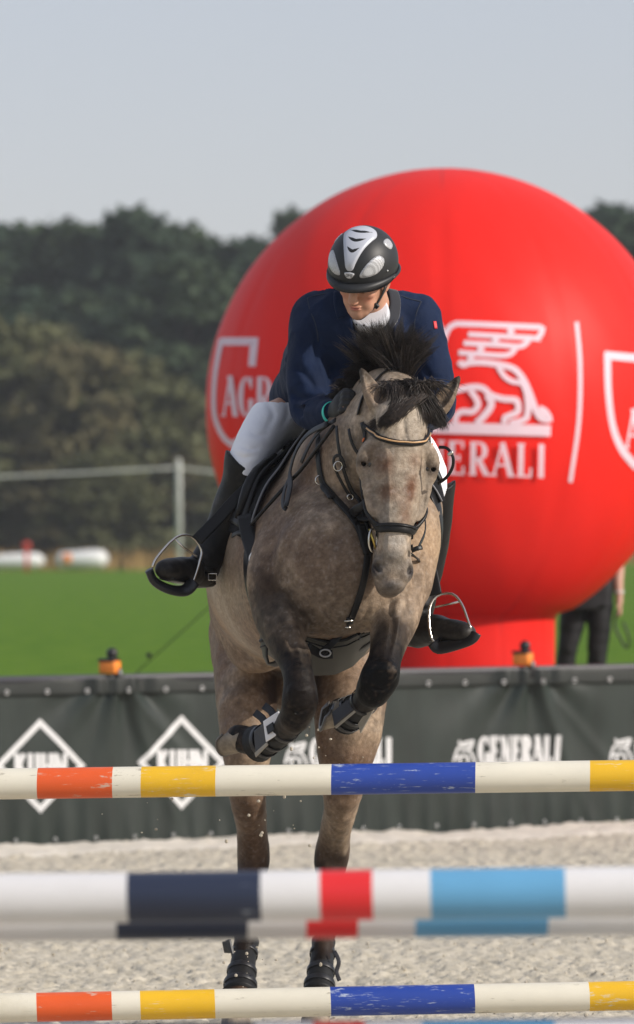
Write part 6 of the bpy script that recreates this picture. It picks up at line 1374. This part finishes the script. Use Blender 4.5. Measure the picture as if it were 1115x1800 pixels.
V, Fc = FQ.mesh(1); mesh('body', V, Fc, mat('arm skin', (.55, .30, .22), .5, var=.06), pe)
def shell(name, parts, m_):
    FS = box_field((P(950, 0, PD)[0], PD - .35, gd_ - .02), (P(1115, 0, PD)[0] + .22, PD + .35, gd_ + 1.82), .011)
    for L in parts: FS.chain([(x, PD + y, gd_ + z, a, b) for x, y, z, a, b in L], k=.03)
    v, f = FS.mesh(1); v = v + (vnoise(v, 12, 6) - .5)[:, None] * .014; return mesh(name, v, f, m_, pe)
shell('trousers', [[(px2(1022), 0, .95, .095, .11), (px2(1008), -.02, .72, .088, .095), (px2(998), -.02, .5, .068, .075), (px2(989), .02, .28, .064, .068), (px2(980), .03, .10, .058, .062)], [(px2(1056), 0, .95, .095, .11), (px2(1054), -.02, .72, .088, .095), (px2(1050), -.02, .5, .068, .075), (px2(1045), .02, .28, .064, .068), (px2(1042), .03, .10, .058, .062)], [(hx - .05, 0, .96, .12, .12), (hx + .05, 0, .96, .12, .12)]], mat('black trousers', (.012, .012, .014), .8))
shell('shirt', [[(hx, 0, 1.02, .155, .125), (hx, 0, 1.15, .155, .12), (hx, 0, 1.3, .185, .13), (hx, 0, 1.42, .14, .095)], [(hx + .17, 0, 1.40, .062, .062), (hx + .21, .02, 1.17, .058, .058)], [(hx - .17, 0, 1.40, .062, .062), (hx - .21, .02, 1.17, .058, .058)]], mat('dark shirt', (.02, .02, .03), .8))
FS = box_field((hx - .15, PD - .2, gd_ + 1.5), (hx + .15, PD + .2, gd_ + 1.82), .01); FS.ell((hx, PD + .015, gd_ + 1.675), (.082, .098, .085), k=.02); FS.cut_plane(np.array([hx, PD - .05, gd_ + 1.64]), unit([0, -1, -.5])); v, f = FS.mesh(1); mesh('hair', v, f, M_rh, pe)
mb = MB(); c = np.array([ax_ + .005, PD - .055, gd_ + .885]); mb.tube([c + [.029 * math.cos(a), .031 * math.sin(a), 0] for a in np.linspace(0, 6.283, 18, endpoint=False)], .008, 6, closed=True); mb.build('bracelet', M_tag, pe)
for x in (978, 1041):
    mb = MB(); mb.tube([(px2(x), PD + .06, gd_ + .045), (px2(x), PD - .05, gd_ + .045), (px2(x), PD - .16, gd_ + .035)], [.048, .046, .03], 12, ry=[.045, .045, .028]); mb.build('shoe', M_blk, pe)
mb = MB(); pts = catmull([(ax_ - .01, PD - .09, gd_ + .76), (ax_ - .03, PD - .10, gd_ + .66), (ax_ + .0, PD - .1, gd_ + .58), (ax_ + .05, PD - .09, gd_ + .50), (ax_ + .07, PD - .09, gd_ + .56), (ax_ + .03, PD - .09, gd_ + .68)], 5); mb.tube(pts, .008, 6); tag(mb.build('cord', M_blk, base=pts[0]), 'dark looped cord hanging from the hand of the standing person', 'cord')
# sand thrown up by the hooves
mb = MB(); r3 = random.Random(9)
for i in range(70):
    x, y = r3.choice([(470, 1420), (560, 1320), (440, 1690), (420, 1700), (300, 1420), (560, 1250)]); p = P(x + r3.gauss(0, 50), y + r3.gauss(0, 40), r3.uniform(18.8, 20.2)); s_ = r3.choice([.0018, .0025, .0035, .006]); mb.ball(p, (s_, s_, s_ * r3.uniform(.6, 1.4)), 6)
tag(mb.build('flying_sand', bpy.data.materials['sand clods'], smooth=False), kind='stuff')

# ------------------------------------------------------------------ air
mb = MB(); mb.box((0, 150, 14), (260, 340, 34)); hz = mb.build('haze', None, smooth=False); tag(hz, kind='stuff')
HM = bpy.data.materials.new('haze'); HM.use_nodes = True; n = HM.node_tree; n.nodes.remove(n.nodes['Principled BSDF'])
pv = n.nodes.new('ShaderNodeVolumePrincipled'); pv.inputs['Color'].default_value = (.86, .90, .96, 1); pv.inputs['Density'].default_value = 0.00038
n.links.new(pv.outputs[0], n.nodes['Material Output'].inputs['Volume']); hz.data.materials.append(HM)
